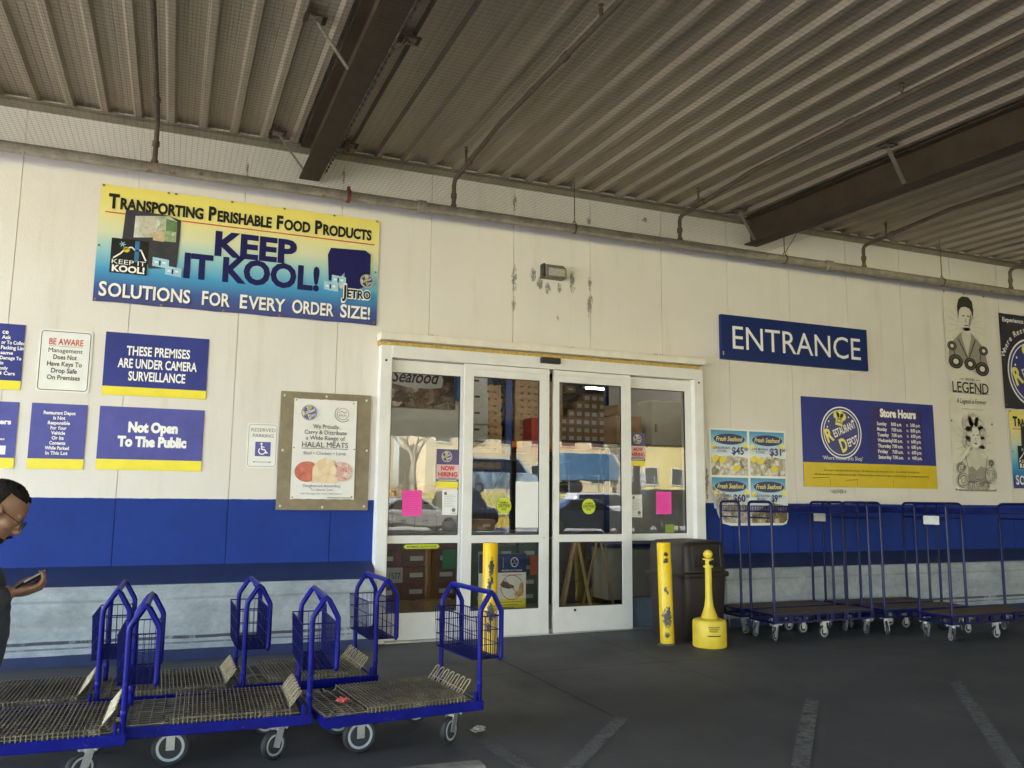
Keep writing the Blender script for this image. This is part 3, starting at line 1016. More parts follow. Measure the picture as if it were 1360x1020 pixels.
# ================================================================== signs on the wall
SY = 8.722
def grommets(t, w, h, spots, r=.012):
    for (x, z) in spots:
        MB().lathe([(r * .4, 0), (r, 0), (r, .004), (r * .4, .004)], (x, -.012, z), 10, 'y').build('grommet', BRASS, t)

def wavy_sheet(w, h, nx, nz, amp, seed=0):
    """printed vinyl: a thin sheet with slight ripples, sagging between its fixings"""
    rnd = random.Random(seed)
    ph = [rnd.uniform(0, 6.3) for _ in range(6)]
    mb = MB()
    vs = []
    for j in range(nz + 1):
        for i in range(nx + 1):
            u, v = i / nx, j / nz
            y = -amp * (0.5 + 0.5 * math.sin(u * 9 + ph[0] + v * 2)) * 0.5 - amp * 0.5 * (0.5 + 0.5 * math.sin(v * 7 + ph[1] + u * 4))
            sag = -.006 * abs(math.sin(u * math.pi * 6)) if j == nz else (.006 * abs(math.sin(u * math.pi * 5)) if j == 0 else 0)
            vs.append((u * w, y, v * h + sag))
    mb.add(vs, [(j * (nx + 1) + i, j * (nx + 1) + i + 1, (j + 1) * (nx + 1) + i + 1, (j + 1) * (nx + 1) + i) for j in range(nz) for i in range(nx)])
    return mb

# ---- banner
BANNER = gradient_print('banner_print', [(0.0, (0.040, 0.045, 0.19)), (0.13, (0.035, 0.09, 0.33)), (0.28, (0.05, 0.32, 0.60)), (0.45, (0.30, 0.58, 0.62)), (0.60, (0.68, 0.70, 0.48)), (0.78, (0.80, 0.72, 0.26)), (1.0, (0.80, 0.68, 0.13))])
BOXES = picture_print('boxes_print', [(0.2, (.5, .5, .45)), (0.5, (.75, .75, .7)), (0.62, (.2, .33, .12)), (0.75, (.6, .55, .45))], 9)
def cool_banner(label, x0, z0):
    t = thing('banner', label, 'banner', (x0, SY - .006, z0))
    w, h = 2.75, 1.175
    wavy_sheet(w, h, 40, 18, .006, 3).build('panel', BANNER, t, smooth=True, fix=False)
    s = Sheet(w, h, t)
    s.layer = 6
    s.part('lettering')
    s.caps('Transporting Perishable Food Products', .072, .80 * h, .135, .105, BLACK, 2.60, .045)
    s.rect(.05, 2.70, .755 * h, .765 * h, RED)
    NV = M('banner_navy', (0.012, 0.012, 0.095), .5, spec=.2)
    s.text('KEEP', .388 * w, .50 * h, .235, NV, width=.295 * w, align='l', bold=.04)
    s.text('IT KOOL!', .287 * w, .277 * h, .235, NV, width=.485 * w, align='l', bold=.04)
    SH = M('banner_shadow', (.03, .03, .05), .5)
    s.caps('SOLUTIONS', .052, .050 * h - .006, .135, .128, SH, .83, .03)
    s.caps('FOR', .982, .050 * h - .006, .135, .128, SH, .275, .03)
    s.caps('EVERY', 1.344, .050 * h - .006, .135, .128, SH, .46, .03)
    s.caps('ORDER', 1.862, .050 * h - .006, .135, .128, SH, .44, .03)
    s.caps('SIZE!', 2.362, .050 * h - .006, .135, .128, SH, .33, .03)
    s.layer += 1
    for wd, a, b in (('SOLUTIONS', .046, .83), ('FOR', .976, .275), ('EVERY', 1.338, .46), ('ORDER', 1.856, .44), ('SIZE!', 2.356, .33)):
        s.caps(wd, a, .052 * h, .135, .128, WHITE, b, .022)
    # insulated cover with cartons, left
    s.part('picture')
    s.flat([(.215, .62), (.23, .93), (.30, .945), (.62, .93), (.735, .895), (.735, .70), (.72, .40), (.47, .37), (.44, .47), (.30, .60)], DARKPRINT)
    s.part('picture')
    s.flat([(.315, .665), (.32, .885), (.625, .925), (.70, .88), (.70, .665), (.50, .66), (.50, .69)], BOXES)
    s.part('picture')
    s.flat([(.60, .77), (.60, .895), (.70, .875), (.705, .765)], GREENP)
    s.flat([(.49, .66), (.49, .745), (.59, .755), (.59, .655)], TAN)
    s.part('picture')
    s.rect(.125, .455, .295, .64, BLACK)
    s.part('picture')
    s.line([(.15, .44), (.21, .49), (.255, .545), (.305, .565), (.345, .53), (.39, .545), (.44, .44)], .014, WHITE)
    s.oval(.262, .535, .028, .028, YELLOW, 16)
    s.rect(.335, .375, .42, .63, MIDBLUE)
    for a in range(6):
        c, q = math.cos(a * math.pi / 3), math.sin(a * math.pi / 3)
        s.line([(.225, .585), (.225 + .028 * c, .585 + .028 * q)], .007, PALEBLUE)
    s.part('lettering')
    s.text('KEEP IT', .29, .385, .045, WHITE, width=.30, bold=.0)
    s.text('KOOL!', .29, .31, .06, WHITE, width=.29, bold=.04)
    # insulated cover, right
    s.part('picture')
    s.flat([(2.22, .44), (2.20, .72), (2.23, .80), (2.60, .815), (2.66, .775), (2.66, .44), (2.50, .36), (2.385, .345), (2.385, .55), (2.31, .44)], NV)
    s.part('picture')
    s.flat([(2.31, .44), (2.372, .53), (2.372, .36), (2.34, .37)], BOXES)
    for bx, bz in ((.50, .40), (.62, .325), (2.17, .34), (2.25, .415)):
        s.part('picture')
        s.flat([(bx, bz), (bx + .15, bz - .015), (bx + .15, bz + .075), (bx, bz + .09)], PALEBLUE)
        s.part('picture')
        s.rect(bx + .06, bx + .075, bz + .01, bz + .06, NV)
        s.rect(bx + .02, bx + .05, bz + .03, bz + .05, WHITE)
        s.rect(bx + .09, bx + .12, bz + .03, bz + .05, WHITE)
    logo(s, 2.625, .475, .07, WHITE, NAVY)
    s.part('lettering')
    s.caps('JETRO', 2.355 - .004, .275 - .004, .135, .092, WHITE, .33, .09)
    s.part('lettering')
    s.caps('JETRO', 2.362, .275, .125, .085, BLACK, .315, .03)
    s.finish()
    grommets(t, w, h, [(.02, h - .02), (w * .22, h - .012), (w * .245, h - .012), (w * .44, h - .015), (w * .63, h - .012), (w * .82, h - .012), (w - .03, h - .015),
                       (.02, h * .47), (w - .03, h * .5), (.02, .02), (w * .22, .015), (w * .43, .015), (w * .63, .015), (w - .03, .03)])
    return t
cool_banner('long yellow to blue vinyl banner about perishable food, hung above the small blue signs', -.783, 3.316)
cool_banner('yellow to navy banner half out of view under the dark round badge poster', 11.64, 1.70)

# ---- small signs
def stripe_sign(name, label, x0, z0, w, h, mat, stripe):
    t, s = board(name, label, 'sign', x0, z0, w, h, SY, mat, .005, group='blue and yellow notices on the wall')
    s.part('stripe').rect(0, w, 0, stripe, YELLOW if False else LEMONY)
    return t, s
LEMONY = M('sign_yellow', (0.80, 0.68, 0.035), 0.4, var=0.06, vs=5)
t, s = stripe_sign('notice_sign', 'blue sign saying these premises are under camera surveillance', -.645, 2.425, .93, .608, SIGNBLUE, .085)
s.part('lettering')
s.text('THESE PREMISES', .475, .395, .085, WHITE, width=.57, bold=.025)
s.text('ARE UNDER CAMERA', .475, .272, .085, WHITE, width=.71, bold=.025)
s.text('SURVEILLANCE', .475, .150, .085, WHITE, width=.51, bold=.025)
s.finish()
t, s = stripe_sign('notice_sign', 'faded purple-blue sign saying not open to the public', -.648, 1.717, .93, .60, SIGNPURPLE, .10)
s.part('lettering')
s.text('Not Open', .475, .365, .088, WHITE, width=.44, bold=.06)
s.text('To The Public', .475, .228, .088, WHITE, width=.61, bold=.06)
s.finish()
t, s = stripe_sign('notice_sign', 'faded narrow blue sign about vehicles and contents, below the be aware sign', -1.212, 1.712, .46, .605, SIGNPURPLE, .095)
s.part('lettering')
for i, q in enumerate(('Restaurant Depot', 'Is Not', 'Responsible', 'For Your', 'Vehicle', 'Or Its', 'Contents', 'While Parked', 'In This Lot')):
    s.text(q, .232, .505 - i * .0465, .030, WHITE, width=len(q) * .0165, bold=.03)
for i in range(9):
    s.rect(.226 + .004 * math.sin(i * 5), .232 + .004 * math.sin(i * 5), .12 + i * .044, .14 + i * .044, BLACK)
s.finish()
t, s = stripe_sign('notice_sign', 'blue and yellow order notice cut by the picture edge, beside the be aware sign', -1.93, 2.425, .612, .61, SIGNBLUE, .085)
s.part('lettering')
for i, (q, wd, cp) in enumerate((('ce', .05, .04), ('Ask', .075, .032), ('or To Collect', .20, .032), ('Packing List', .19, .032), ('same', .10, .030), ('Damage To', .17, .030), ('in', .03, .03), ('only', .07, .03), ('4 Cars', .13, .03))):
    s.text(q, .43 + wd * .0 + .0, .515 - i * .0475, cp, WHITE, width=wd, align='l', bold=.025)
s.finish()
t, s = stripe_sign('notice_sign', 'faded blue and yellow notice with a white box, cut by the picture edge', -1.925, 1.71, .61, .605, SIGNPURPLE, .095)
s.part('lettering')
s.text('ers', .47, .40, .045, WHITE, width=.09, align='l', bold=.035)
s.text('tes', .47, .255, .022, WHITE, width=.05, align='l', bold=.02)
s.rect(.30, .535, .125, .205, WHITE)
s.finish()
ALUW = M('sign_white', (0.76, 0.755, 0.735), 0.4, var=0.04)
def rounded(w, h, r, n=5, ox=0, oz=0):
    pts = []
    for cx, cz, a0 in ((w - r, r, -90), (w - r, h - r, 0), (r, h - r, 90), (r, r, 180)):
        for i in range(n + 1):
            a = R(a0 + 90 * i / n)
            pts.append((ox + cx + r * math.cos(a), oz + cz + r * math.sin(a)))
    return pts
def white_sign(name, label, x0, z0, w, h, inset, mat, wd):
    t = thing(name, label, 'sign', (x0, SY, z0))
    MB().prism(rounded(w, h, .03), 0, .004).build('panel', ALUW, t)
    s = Sheet(w, h, t)
    s.part('border')
    p = rounded(w - 2 * inset, h - 2 * inset, .025, 4, inset, inset)
    s.line(p + [p[0]], wd, mat)
    return t, s
t, s = white_sign('warning_sign', 'white sign headed be aware in red, between blue notices', -1.199, 2.427, .446, .588, .018, BLACK, .006)
s.part('lettering')
s.text('BE AWARE', .225, .445, .058, RED, width=.285, bold=.015)
s.rect(.085, .365, .430, .433, GREYTXT)
for i, (q, wd) in enumerate((('Management', .285), ('Does Not', .195), ('Have Keys To', .29), ('Drop Safe', .215), ('On Premises', .275))):
    s.text(q, .225, .372 - i * .064, .042, BLACK if i < 1 else M('faded_black', (.06, .06, .06), .5), width=wd, bold=0 if i == 0 else .022)
s.finish()
t, s = white_sign('parking_sign', 'white reserved parking sign with blue wheelchair symbol', .695, 1.763, .302, .452, .016, GREYTXT, .004)
s.part('lettering')
s.text('RESERVED', .155, .365, .034, GREYTXT, width=.235)
s.text('PARKING', .155, .308, .034, GREYTXT, width=.20)
s.part('symbol')
s.rect(.083, .232, .118, .262, M('wheelchair_blue', (.07, .07, .33), .4))
s.part('symbol')
s.oval(.142, .242, .011, .011, WHITE, 12)
s.line([(.143, .228), (.147, .186), (.178, .184), (.192, .150), (.206, .155)], .012, WHITE)
s.line([(.146, .211), (.172, .209)], .009, WHITE)
s.ring(.150, .170, .032, .010, WHITE, 24, 130, 340)
s.rect(.075, .235, .058, .062, BLACK)
s.flat([(.066, .060), (.082, .068), (.082, .052)], BLACK)
s.flat([(.244, .060), (.228, .068), (.228, .052)], BLACK)
s.finish()
# ---- plywood board with a poster
PLY = M('grey_brown_plywood', (0.235, 0.19, 0.12), 0.75, var=0.25, vs=5, bump=.2, bs=25, worn=(.55, .52, .44), worn_amt=.70, worn_s=17)
t = thing('poster_board', 'grey brown plywood board with paint chips, screwed beside the doors', 'board', (1.004, 8.695, 1.347))
MB().box(0, .93, 0, .02, 0, 1.205).build('panel', PLY, t, bevel=.003)
for x, z in ((.035, 1.16), (.46, 1.17), (.88, 1.15), (.04, .6), (.90, .62), (.04, .04), (.46, .03), (.89, .04)):
    MB().ellipsoid((x, 0, z), (.012, .004, .014), nu=8, nv=5).build('screw', M('bright_putty', (.6, .58, .5), .6), t)
t = thing('poster', 'white halal meats poster pinned on the plywood board', 'poster', (1.137, 8.688, 1.455))
wavy_sheet(.645, 1.03, 14, 20, .004, 5).build('panel', M('poster_vinyl', (.74, .725, .70), .45, var=.05), t, smooth=True, fix=False)
s = Sheet(.645, 1.03, t)
s.layer = 5
logo(s, .155, .885, .083, WHITE, M('badge_violet', (.09, .08, .30), .4))
s.part('lettering')
s.ring(.50, .885, .083, .007, GREENP, 28, 130, 320)
s.ring(.50, .885, .060, .004, GREYTXT, 28, 0, 360)
s.text('HALAL', .50, .862, .02, GREYTXT, width=.08)
s.line([(.46, .90), (.49, .915), (.51, .895), (.54, .905)], .006, GREYTXT)
for q, z, wd, cp in (('We Proudly', .725, .265, .042), ('Carry & Distribute', .665, .43, .042), ('a Wide Range of', .607, .40, .042), ('HALAL MEATS', .530, .47, .056)):
    s.text(q, .33, z, cp, BLACK, width=wd)
s.rect(.09, .565, .516, .521, BLACK)
s.text('Beef \u2022 Chicken \u2022 Lamb', .33, .455, .032, GREYTXT, width=.43)
s.text('Slaughtered According', .31, .125, .027, GREYTXT, width=.38)
s.text('To Islamic Law', .31, .088, .024, GREYTXT, width=.23)
s.text('Ask Manager for more information', .31, .052, .016, GREYTXT, width=.42)
s.rect(.37, .63, .014, .022, GREYTXT)
s.part('picture')
s.oval(.155, .28, .125, .105, M('beef_print', (.52, .13, .09), .4, var=.35, vs=18), 26)
s.oval(.50, .285, .115, .10, picture_print('lamb_print', [(.2, (.55, .3, .27)), (.5, (.7, .5, .45)), (.7, (.45, .06, .06)), (.8, (.7, .6, .55))], 22), 26)
s.part('picture')
s.flat([(.21, .17), (.21, .33), (.27, .40), (.34, .425), (.42, .395), (.455, .30), (.44, .165), (.33, .175)], picture_print('chicken_print', [(.2, (.62, .44, .25)), (.5, (.72, .56, .36)), (.7, (.78, .66, .48)), (.85, (.55, .33, .16))], 11))
s.finish()
grommets(t, .6, 1, [(.02, 1.01), (.61, 1.0), (.015, .52), (.63, .52), (.02, .02), (.62, .03)], .008)
# ---- ENTRANCE
t, s = board('entrance_sign', 'deep blue box sign lettered entrance in white', 'sign', 6.425, 3.274, 2.44, .582, 8.67, ENTBLUE, .055, bevel=.004)
s.part('lettering').text('ENTRANCE', 1.24, .145, .295, WHITE, width=2.14, bold=.0)
s.part('tab').rect(.012, .03, .05, .10, M('tab_grey', (.4, .4, .42), .4))
s.finish()
# ---- opening hours
t, s = board('store_hours_sign', 'blue and yellow store hours sign with round chef hat badge', 'sign', 7.71, 1.672, 2.385, 1.198, SY - .004, SIGNBLUE, .006)
HB = M('hours_field', (.022, .014, .15), .4)
s.part('stripe').rect(0, 2.385, 0, .325, M('hours_yellow', (.62, .46, .012), .4, var=.08, vs=5))
s.part('field').rect(1.18, 2.16, .40, 1.11, HB)
logo(s, .665, .735, .345, WHITE, M('badge_field', (.04, .05, .22), .4), 1.0)
s.part('lettering')
s.text("\u2018Where Restaurants Shop\u2019", .67, .365, .052, WHITE, width=.70, bold=.0)
s.text('Store Hours', 1.70, .985, .105, WHITE, width=.67, bold=.055)
for i, (d, a, b) in enumerate((('Sunday', '8:00 a.m.', '3:00 p.m.'), ('Monday', '7:00 a.m.', '8:00 p.m.'), ('Tuesday', '7:00 a.m.', '6:00 p.m.'), ('Wednesday', '7:00 a.m.', '6:00 p.m.'), ('Thursday', '7:00 a.m.', '6:00 p.m.'), ('Friday', '7:00 a.m.', '6:00 p.m.'), ('Saturday', '7:00 a.m.', '4:00 p.m.'))):
    z = .865 - i * .077
    s.text(d, 1.30, z, .046, WHITE, width=.030 * len(d), align='l', bold=.03)
    s.text(a, 1.76, z, .046, WHITE, width=.20, align='r', bold=.03)
    s.text('to', 1.86, z, .046, WHITE, width=.036, bold=.012)
    s.text(b, 2.11, z, .046, WHITE, width=.19, align='r', bold=.03)
s.text('All shoppers must have a Business License.   All minors must wear shoes and a shirt.   No smoking in the warehouse.', 1.19, .215, .022, BLACK, width=1.72)
s.text('All minors must be accompanied by an adult.   Restaurant Depot reserves the right to search all bags and packages in our store.', 1.20, .158, .026, BLACK, width=2.05)
for a, b, c in ((.13, .42, .118), (.70, .92, .095)):
    s.line([(a, c), (b, c + .012)], .008, M('scuff', (.12, .08, .01), .6))
for a in (.43, .90, 1.55):
    s.rect(a, a + .005, .02, .11, M('scuff', (.12, .08, .01), .6))
s.finish()
# ---- seafood poster sheet
OYSTER = picture_print('oyster_print', [(.25, (.16, .13, .09)), (.42, (.62, .56, .45)), (.6, (.78, .74, .66)), (.72, (.35, .30, .22)), (.8, (.7, .66, .58))], 17)
CLAM = picture_print('clam_print', [(.25, (.06, .05, .03)), (.45, (.30, .22, .10)), (.6, (.62, .5, .3)), (.72, (.15, .11, .06)), (.85, (.7, .6, .4))], 15)
SEA = gradient_print('sea_gradient', [(0, (.78, .80, .80)), (.4, (.60, .70, .80)), (.7, (.20, .48, .70)), (1, (.03, .25, .45))], 2, 0.05)
t = thing('seafood_poster', 'peeling four part fresh seafood price poster stuck beside the doors', 'poster', (6.235, SY - .002, 1.175))
W_, H_ = 1.20, 1.215
mb = MB()
pts = [(.03, .42), (0.0, .6), (0.0, H_), (W_, H_), (W_, .09), (1.17, .02), (1.10, .0), (.30, -.005), (.16, .03), (.10, .15)]
mb.prism(pts, 0, .002)
mb.build('panel', M('poster_white', (.78, .78, .78), .35, var=.03), t)
# curled lower corner
mb = MB()
vs = []
for i in range(7):
    u = i / 6
    vs += [(.02 + .10 * u + .02, -.06 * (u * (1 - u)) * 2, .45 - .42 * u), (.02 + .10 * u - .015 + .05 * u, -.06 * (u * (1 - u)) * 2 - .02, .43 - .42 * u)]
mb.add(vs, [(2 * i, 2 * i + 1, 2 * i + 3, 2 * i + 2) for i in range(6)])
mb.build('curled_corner', M('poster_white', None), t, fix=False)
s = Sheet(W_, H_, t)
s.layer = 3
prices = (('$45', '00', 'LIVE BLUEPOINTS', 'OYSTERS'), ('$31', '50', 'LIVE MANILA', 'OYSTERS'), ('$60', '00', 'LIVE LITTLENECK', 'CLAMS'), ('$9', '99', 'CULTIVATED', 'MUSSELS'))
for q, (pr, ct, l1, l2) in enumerate(prices):
    ox, oz = (.025 + .59 * (q % 2)), (.625 if q < 2 else .03)
    pw, ph = .555, .565
    cut = q == 2
    fr = MB()
    low = .18
    pl = [(ox + (.03 if cut else 0), oz + low), (ox + pw, oz + low), (ox + pw, oz + ph), (ox, oz + ph), (ox, oz + .40)]
    fr.add([(x, -.0025, z) for x, z in pl], [tuple(range(5))])
    fr.build('picture', SEA, t, fix=False)
    s.part('picture')
    if cut:
        s.flat([(ox + .09, oz + .11), (ox + .20, oz), (ox + pw, oz), (ox + pw, oz + .20), (ox + .03, oz + .45), (ox + .0, oz + .45)], OYSTER)
    elif q == 3:
        s.flat([(ox, oz), (ox + .50, oz), (ox + pw, oz + .04), (ox + pw, oz + .22), (ox + .32, oz + .25), (ox, oz + .12)], CLAM)
    else:
        s.flat([(ox, oz), (ox + pw, oz), (ox + pw, oz + .22), (ox + .3, oz + .25), (ox, oz + .22)], OYSTER)
    s.part('picture')
    s.oval(ox + pw / 2, oz + .455, .245, .072, NAVY, 30)
    for a, b in ((.04, .36), (.52, .38)):
        s.oval(ox + a, oz + b, .035, .042, LEMON, 14)
    if q < 2:
        for a, b in ((.06, .21), (.17, .19), (.38, .09)):
            s.oval(ox + a, oz + b, .055, .04, YELLOW, 14, .5)
    s.part('lettering')
    s.ring(ox + pw / 2, oz + .455, .245, .006, PALEBLUE, 32, 0, 360, .072 / .245)
    s.text('Fresh Seafood', ox + pw / 2, oz + .43, .055, LEMON, width=.41, shear=.3, bold=.015)
    s.text(l1, ox + .16, oz + .325, .030, NAVY, width=.25, bold=.01)
    s.text(l2, ox + .16, oz + .285, .030, NAVY, width=.14, bold=.01)
    w = s.text(pr, ox + .31, oz + .265, .088, NAVY, width=.062 * len(pr) if len(pr) > 2 else .10, align='l', bold=.03)
    s.text(ct, ox + .32 + w, oz + .315, .04, NAVY, width=.055, align='l', bold=.02)
s.finish()
# ---- tall portrait banner: a generic singer with records above, a generic lady with roses below
t = thing('portrait_banner', 'tall narrow cream banner with ink drawn man above and curly haired woman below', 'banner', (10.42, SY - .004, 1.64))
wavy_sheet(.86, 2.96, 10, 40, .005, 9).build('panel', M('banner_cream', (.70, .665, .57), .5, var=.05), t, smooth=True, fix=False)
s = Sheet(.86, 2.96, t)
s.layer = 6
INK = M('ink_black', (.03, .027, .022), .6)
INKG = M('ink_grey', (.30, .275, .23), .6, var=.25, vs=40)
RAY = M('ink_pale', (.58, .55, .47), .6)
s.part('picture')
for cz in (2.45, .72):
    for a in range(0, 360, 18):
        c, q = math.cos(R(a)), math.sin(R(a))
        s.line([(.43 + .17 * c, cz + .17 * q), (.43 + .36 * c, cz + .36 * q)], .012, RAY)
s.kc = (.44, 2.05, 1.18)
s.part('picture')   # upper figure: jacket, neck, face, side swept hair
s.flat([(.10, 1.92), (.12, 2.12), (.27, 2.25), (.36, 2.32), (.50, 2.32), (.60, 2.24), (.74, 2.12), (.78, 1.90)], INKG)
s.part('picture')
s.kc = (.435, 2.34, 1.42)
s.flat([(.36, 2.30), (.43, 2.10), (.50, 2.30), (.49, 2.40), (.37, 2.40)], RAY)
s.oval(.435, 2.50, .098, .135, M('banner_cream', None), 24, .06)
s.part('picture')
s.flat([(.325, 2.50), (.318, 2.62), (.345, 2.70), (.40, 2.735), (.49, 2.735), (.545, 2.69), (.555, 2.60), (.543, 2.50), (.528, 2.575), (.50, 2.61), (.44, 2.625), (.38, 2.615), (.345, 2.58)], INK)
s.flat([(.475, 2.40), (.505, 2.44), (.525, 2.52), (.515, 2.57), (.485, 2.50), (.47, 2.44)], INKG)
s.line([(.385, 2.525), (.42, 2.53)], .012, INK)
s.line([(.455, 2.53), (.49, 2.525)], .012, INK)
s.line([(.438, 2.50), (.432, 2.46), (.446, 2.455)], .007, INK)
s.line([(.41, 2.425), (.465, 2.425)], .010, INK)
s.kc = (.44, 2.05, 1.18)
s.line([(.28, 2.22), (.41, 2.0), (.43, 1.94)], .016, INK)
s.line([(.58, 2.22), (.46, 2.0), (.44, 1.94)], .016, INK)
s.line([(.18, 2.14), (.22, 1.95)], .014, INK)
s.line([(.68, 2.14), (.64, 1.95)], .014, INK)
s.kc = (0, 0, 1)
for cx, cz, r in ((.12, 2.13, .10), (.76, 2.10, .10), (.17, 1.90, .15), (.46, 1.88, .13), (.70, 1.82, .15)):
    s.part('picture')
    s.oval(cx if cx > .12 else .115, cz, r * .95, r * .72, INK, 24)
    s.part('picture')
    s.ring(cx if cx > .12 else .115, cz, r * .7, .006, INKG, 24, 0, 360, .75)
    s.oval(cx if cx > .12 else .115, cz, r * .36, r * .27, M('banner_cream', None), 16)
s.part('lettering')
s.text('ROYAL', .43, 1.625, .04, INK, width=.18)
s.rect(.22, .31, 1.64, 1.646, INK)
s.rect(.55, .64, 1.64, 1.646, INK)
s.text('LEGEND', .43, 1.445, .155, INK, width=.74, bold=.004)
s.rect(.06, .80, 1.435, 1.441, INK)
s.text('A Legend is Forever', .43, 1.285, .07, INK, width=.62, shear=.35)
s.rect(.22, .66, 1.20, 1.206, INKG)
s.kc = (.44, .15, 1.05)
s.part('picture')   # lower figure: curly hair, bare shoulders, dark top, roses
s.flat([(.10, .12), (.14, .40), (.30, .50), (.37, .55), (.37, .66), (.50, .66), (.50, .55), (.58, .50), (.74, .40), (.78, .12)], RAY)
s.part('picture')
s.kc = (.455, .62, 1.22)
for cx, cz, r in ((.36, .80, .09), (.33, .70, .075), (.35, .92, .09), (.44, .97, .09), (.53, .93, .08), (.57, .82, .08), (.57, .70, .075), (.56, .62, .05)):
    s.oval(cx, cz, r, r * 1.05, RAY, 16)
s.part('picture')
for cx, cz, r in ((.36, .80, .055), (.33, .70, .045), (.35, .92, .055), (.44, .98, .055), (.53, .93, .05), (.58, .82, .05)):
    s.ring(cx, cz, r, .009, INK, 16, 20, 300)
    s.ring(cx, cz, r * .6, .007, INKG, 16, 60, 340)
s.oval(.455, .76, .085, .125, M('banner_cream', None), 24)
s.part('picture')
s.line([(.405, .785), (.44, .79)], .010, INK)
s.line([(.475, .79), (.51, .785)], .010, INK)
s.line([(.458, .75), (.452, .725)], .006, INK)
s.oval(.457, .685, .022, .010, INK, 10)
s.kc = (.44, .15, 1.05)
s.flat([(.26, .12), (.28, .34), (.36, .36), (.44, .30), (.52, .36), (.62, .34), (.66, .12)], INKG)
s.line([(.28, .34), (.24, .50)], .008, INK)
s.line([(.62, .34), (.66, .50)], .008, INK)
s.kc = (0, 0, 1)
for cx, cz, r in ((.14, .34, .08), (.16, .16, .11), (.72, .24, .12), (.44, .10, .08), (.30, .08, .07), (.60, .08, .07), (.74, .42, .05)):
    s.part('picture')
    s.oval(cx, cz, r, r, RAY, 18)
    for k in (.95, .66, .36):
        s.ring(cx, cz, r * k, .012, INK, 18, 40 * k * 9, 40 * k * 9 + 290)
s.part('picture')
s.rect(.04, .80, .012, .035, INKG)
s.finish()
grommets(t, .86, 2.96, [(.02, 2.94), (.43, 2.945), (.84, 2.94), (.02, 1.02), (.84, 1.0), (.03, .03), (.45, .03), (.83, .03)], .014)
# ---- dark badge poster at the far end
t = thing('badge_poster', 'charcoal poster with big round chef hat badge beside the tall portrait banner', 'poster', (11.575, SY - .003, 2.895))
wavy_sheet(1.25, 1.475, 10, 10, .004, 4).build('panel', M('poster_charcoal', (.030, .031, .040), .45, var=.2, vs=3), t, smooth=True, fix=False)
s = Sheet(1.25, 1.475, t)
s.layer = 5
s.part('lettering')
s.text('Experience', .07, 1.345, .065, WHITE, width=.46, align='l', bold=.02)
for i, ch in enumerate('Where Restaurants Shop'):
    a = R(158 - i * 6.4)
    if ch != ' ':
        s.text(ch, .64 + .60 * math.cos(a), .61 + .60 * math.sin(a), .085, WHITE, bold=.012, rot=a - math.pi / 2)
logo(s, .64, .58, .52, WHITE, M('badge_field2', (.04, .045, .20), .4))
s.finish()
grommets(t, 1.25, 1.475, [(.03, .06), (.03, 1.42), (.03, .75)], .012)

# ================================================================== papers on the glass
def paper(name, label, cat, x0, x1, z0, z1, y, mat, group=None):
    t = thing(name, label, cat, (x0, y, z0), 0, group)
    w, h = x1 - x0, z1 - z0
    mb = MB().add([(0, 0, 0), (w, 0, .0), (w, -.002, h * .5), (w, 0, h), (0, 0, h), (0, -.002, h * .5)], [(0, 1, 2, 5), (5, 2, 3, 4)])
    mb.build('sheet', mat, t, fix=False)
    s = Sheet(w, h, t)
    s.layer = 3
    return t, s
GY = 8.680 + .021 - .004
GS = 8.605 + .021 - .004
FAINT = M('faint_print', (.62, .05, .30), .6)
t, s = paper('paper_notice', 'bright pink paper sheet taped inside the fixed glass beside the seafood banner', 'paper', 2.303, 2.519, 1.291, 1.561, GY, PINK, 'pink sheets on the glass')
s.part('lettering')
for i in range(9):
    s.rect(.03, .17 + .02 * math.sin(i * 3), .04 + i * .023, .044 + i * .023, FAINT)
s.finish()
t, s = paper('paper_notice', 'bright pink paper sheet on the glass above the brown litter bin', 'paper', 5.437, 5.650, 1.312, 1.582, GY, PINK, 'pink sheets on the glass')
s.part('lettering')
for i in range(9):
    s.rect(.03, .17 + .02 * math.sin(i * 3), .04 + i * .023, .044 + i * .023, FAINT)
s.finish()
HIRE = M('poster_plum', (.085, .065, .17), .45, var=.1)
for (x0, x1, z0, z1, lab) in ((2.672, 2.925, 1.593, 2.01, 'plum now hiring poster on the glass above a white notice, beside a pink sheet'), (5.088, 5.292, 1.884, 2.28, 'plum now hiring poster on the glass in front of the pale cabinet')):
    t, s = paper('hiring_poster', lab, 'poster', x0, x1, z0, z1, GY, HIRE, 'now hiring posters')
    w, h = x1 - x0, z1 - z0
    s.part('stripe').rect(0, w, 0, h * .16, LEMONY)
    s.part('field').rect(0, w, h * .22, h * .60, M('poster_pink', (.72, .50, .48), .5))
    logo(s, w * .45, h * .81, h * .14, WHITE, HIRE)
    s.part('lettering')
    s.text('NOW', w / 2, h * .45, h * .11, RED, width=w * .62, bold=.035)
    s.text('HIRING', w / 2, h * .29, h * .11, RED, width=w * .88, bold=.035)
    s.rect(w * .08, w * .9, h * .235, h * .255, HIRE)
    s.rect(w * .08, w * .9, h * .185, h * .20, WHITE)
    s.finish()
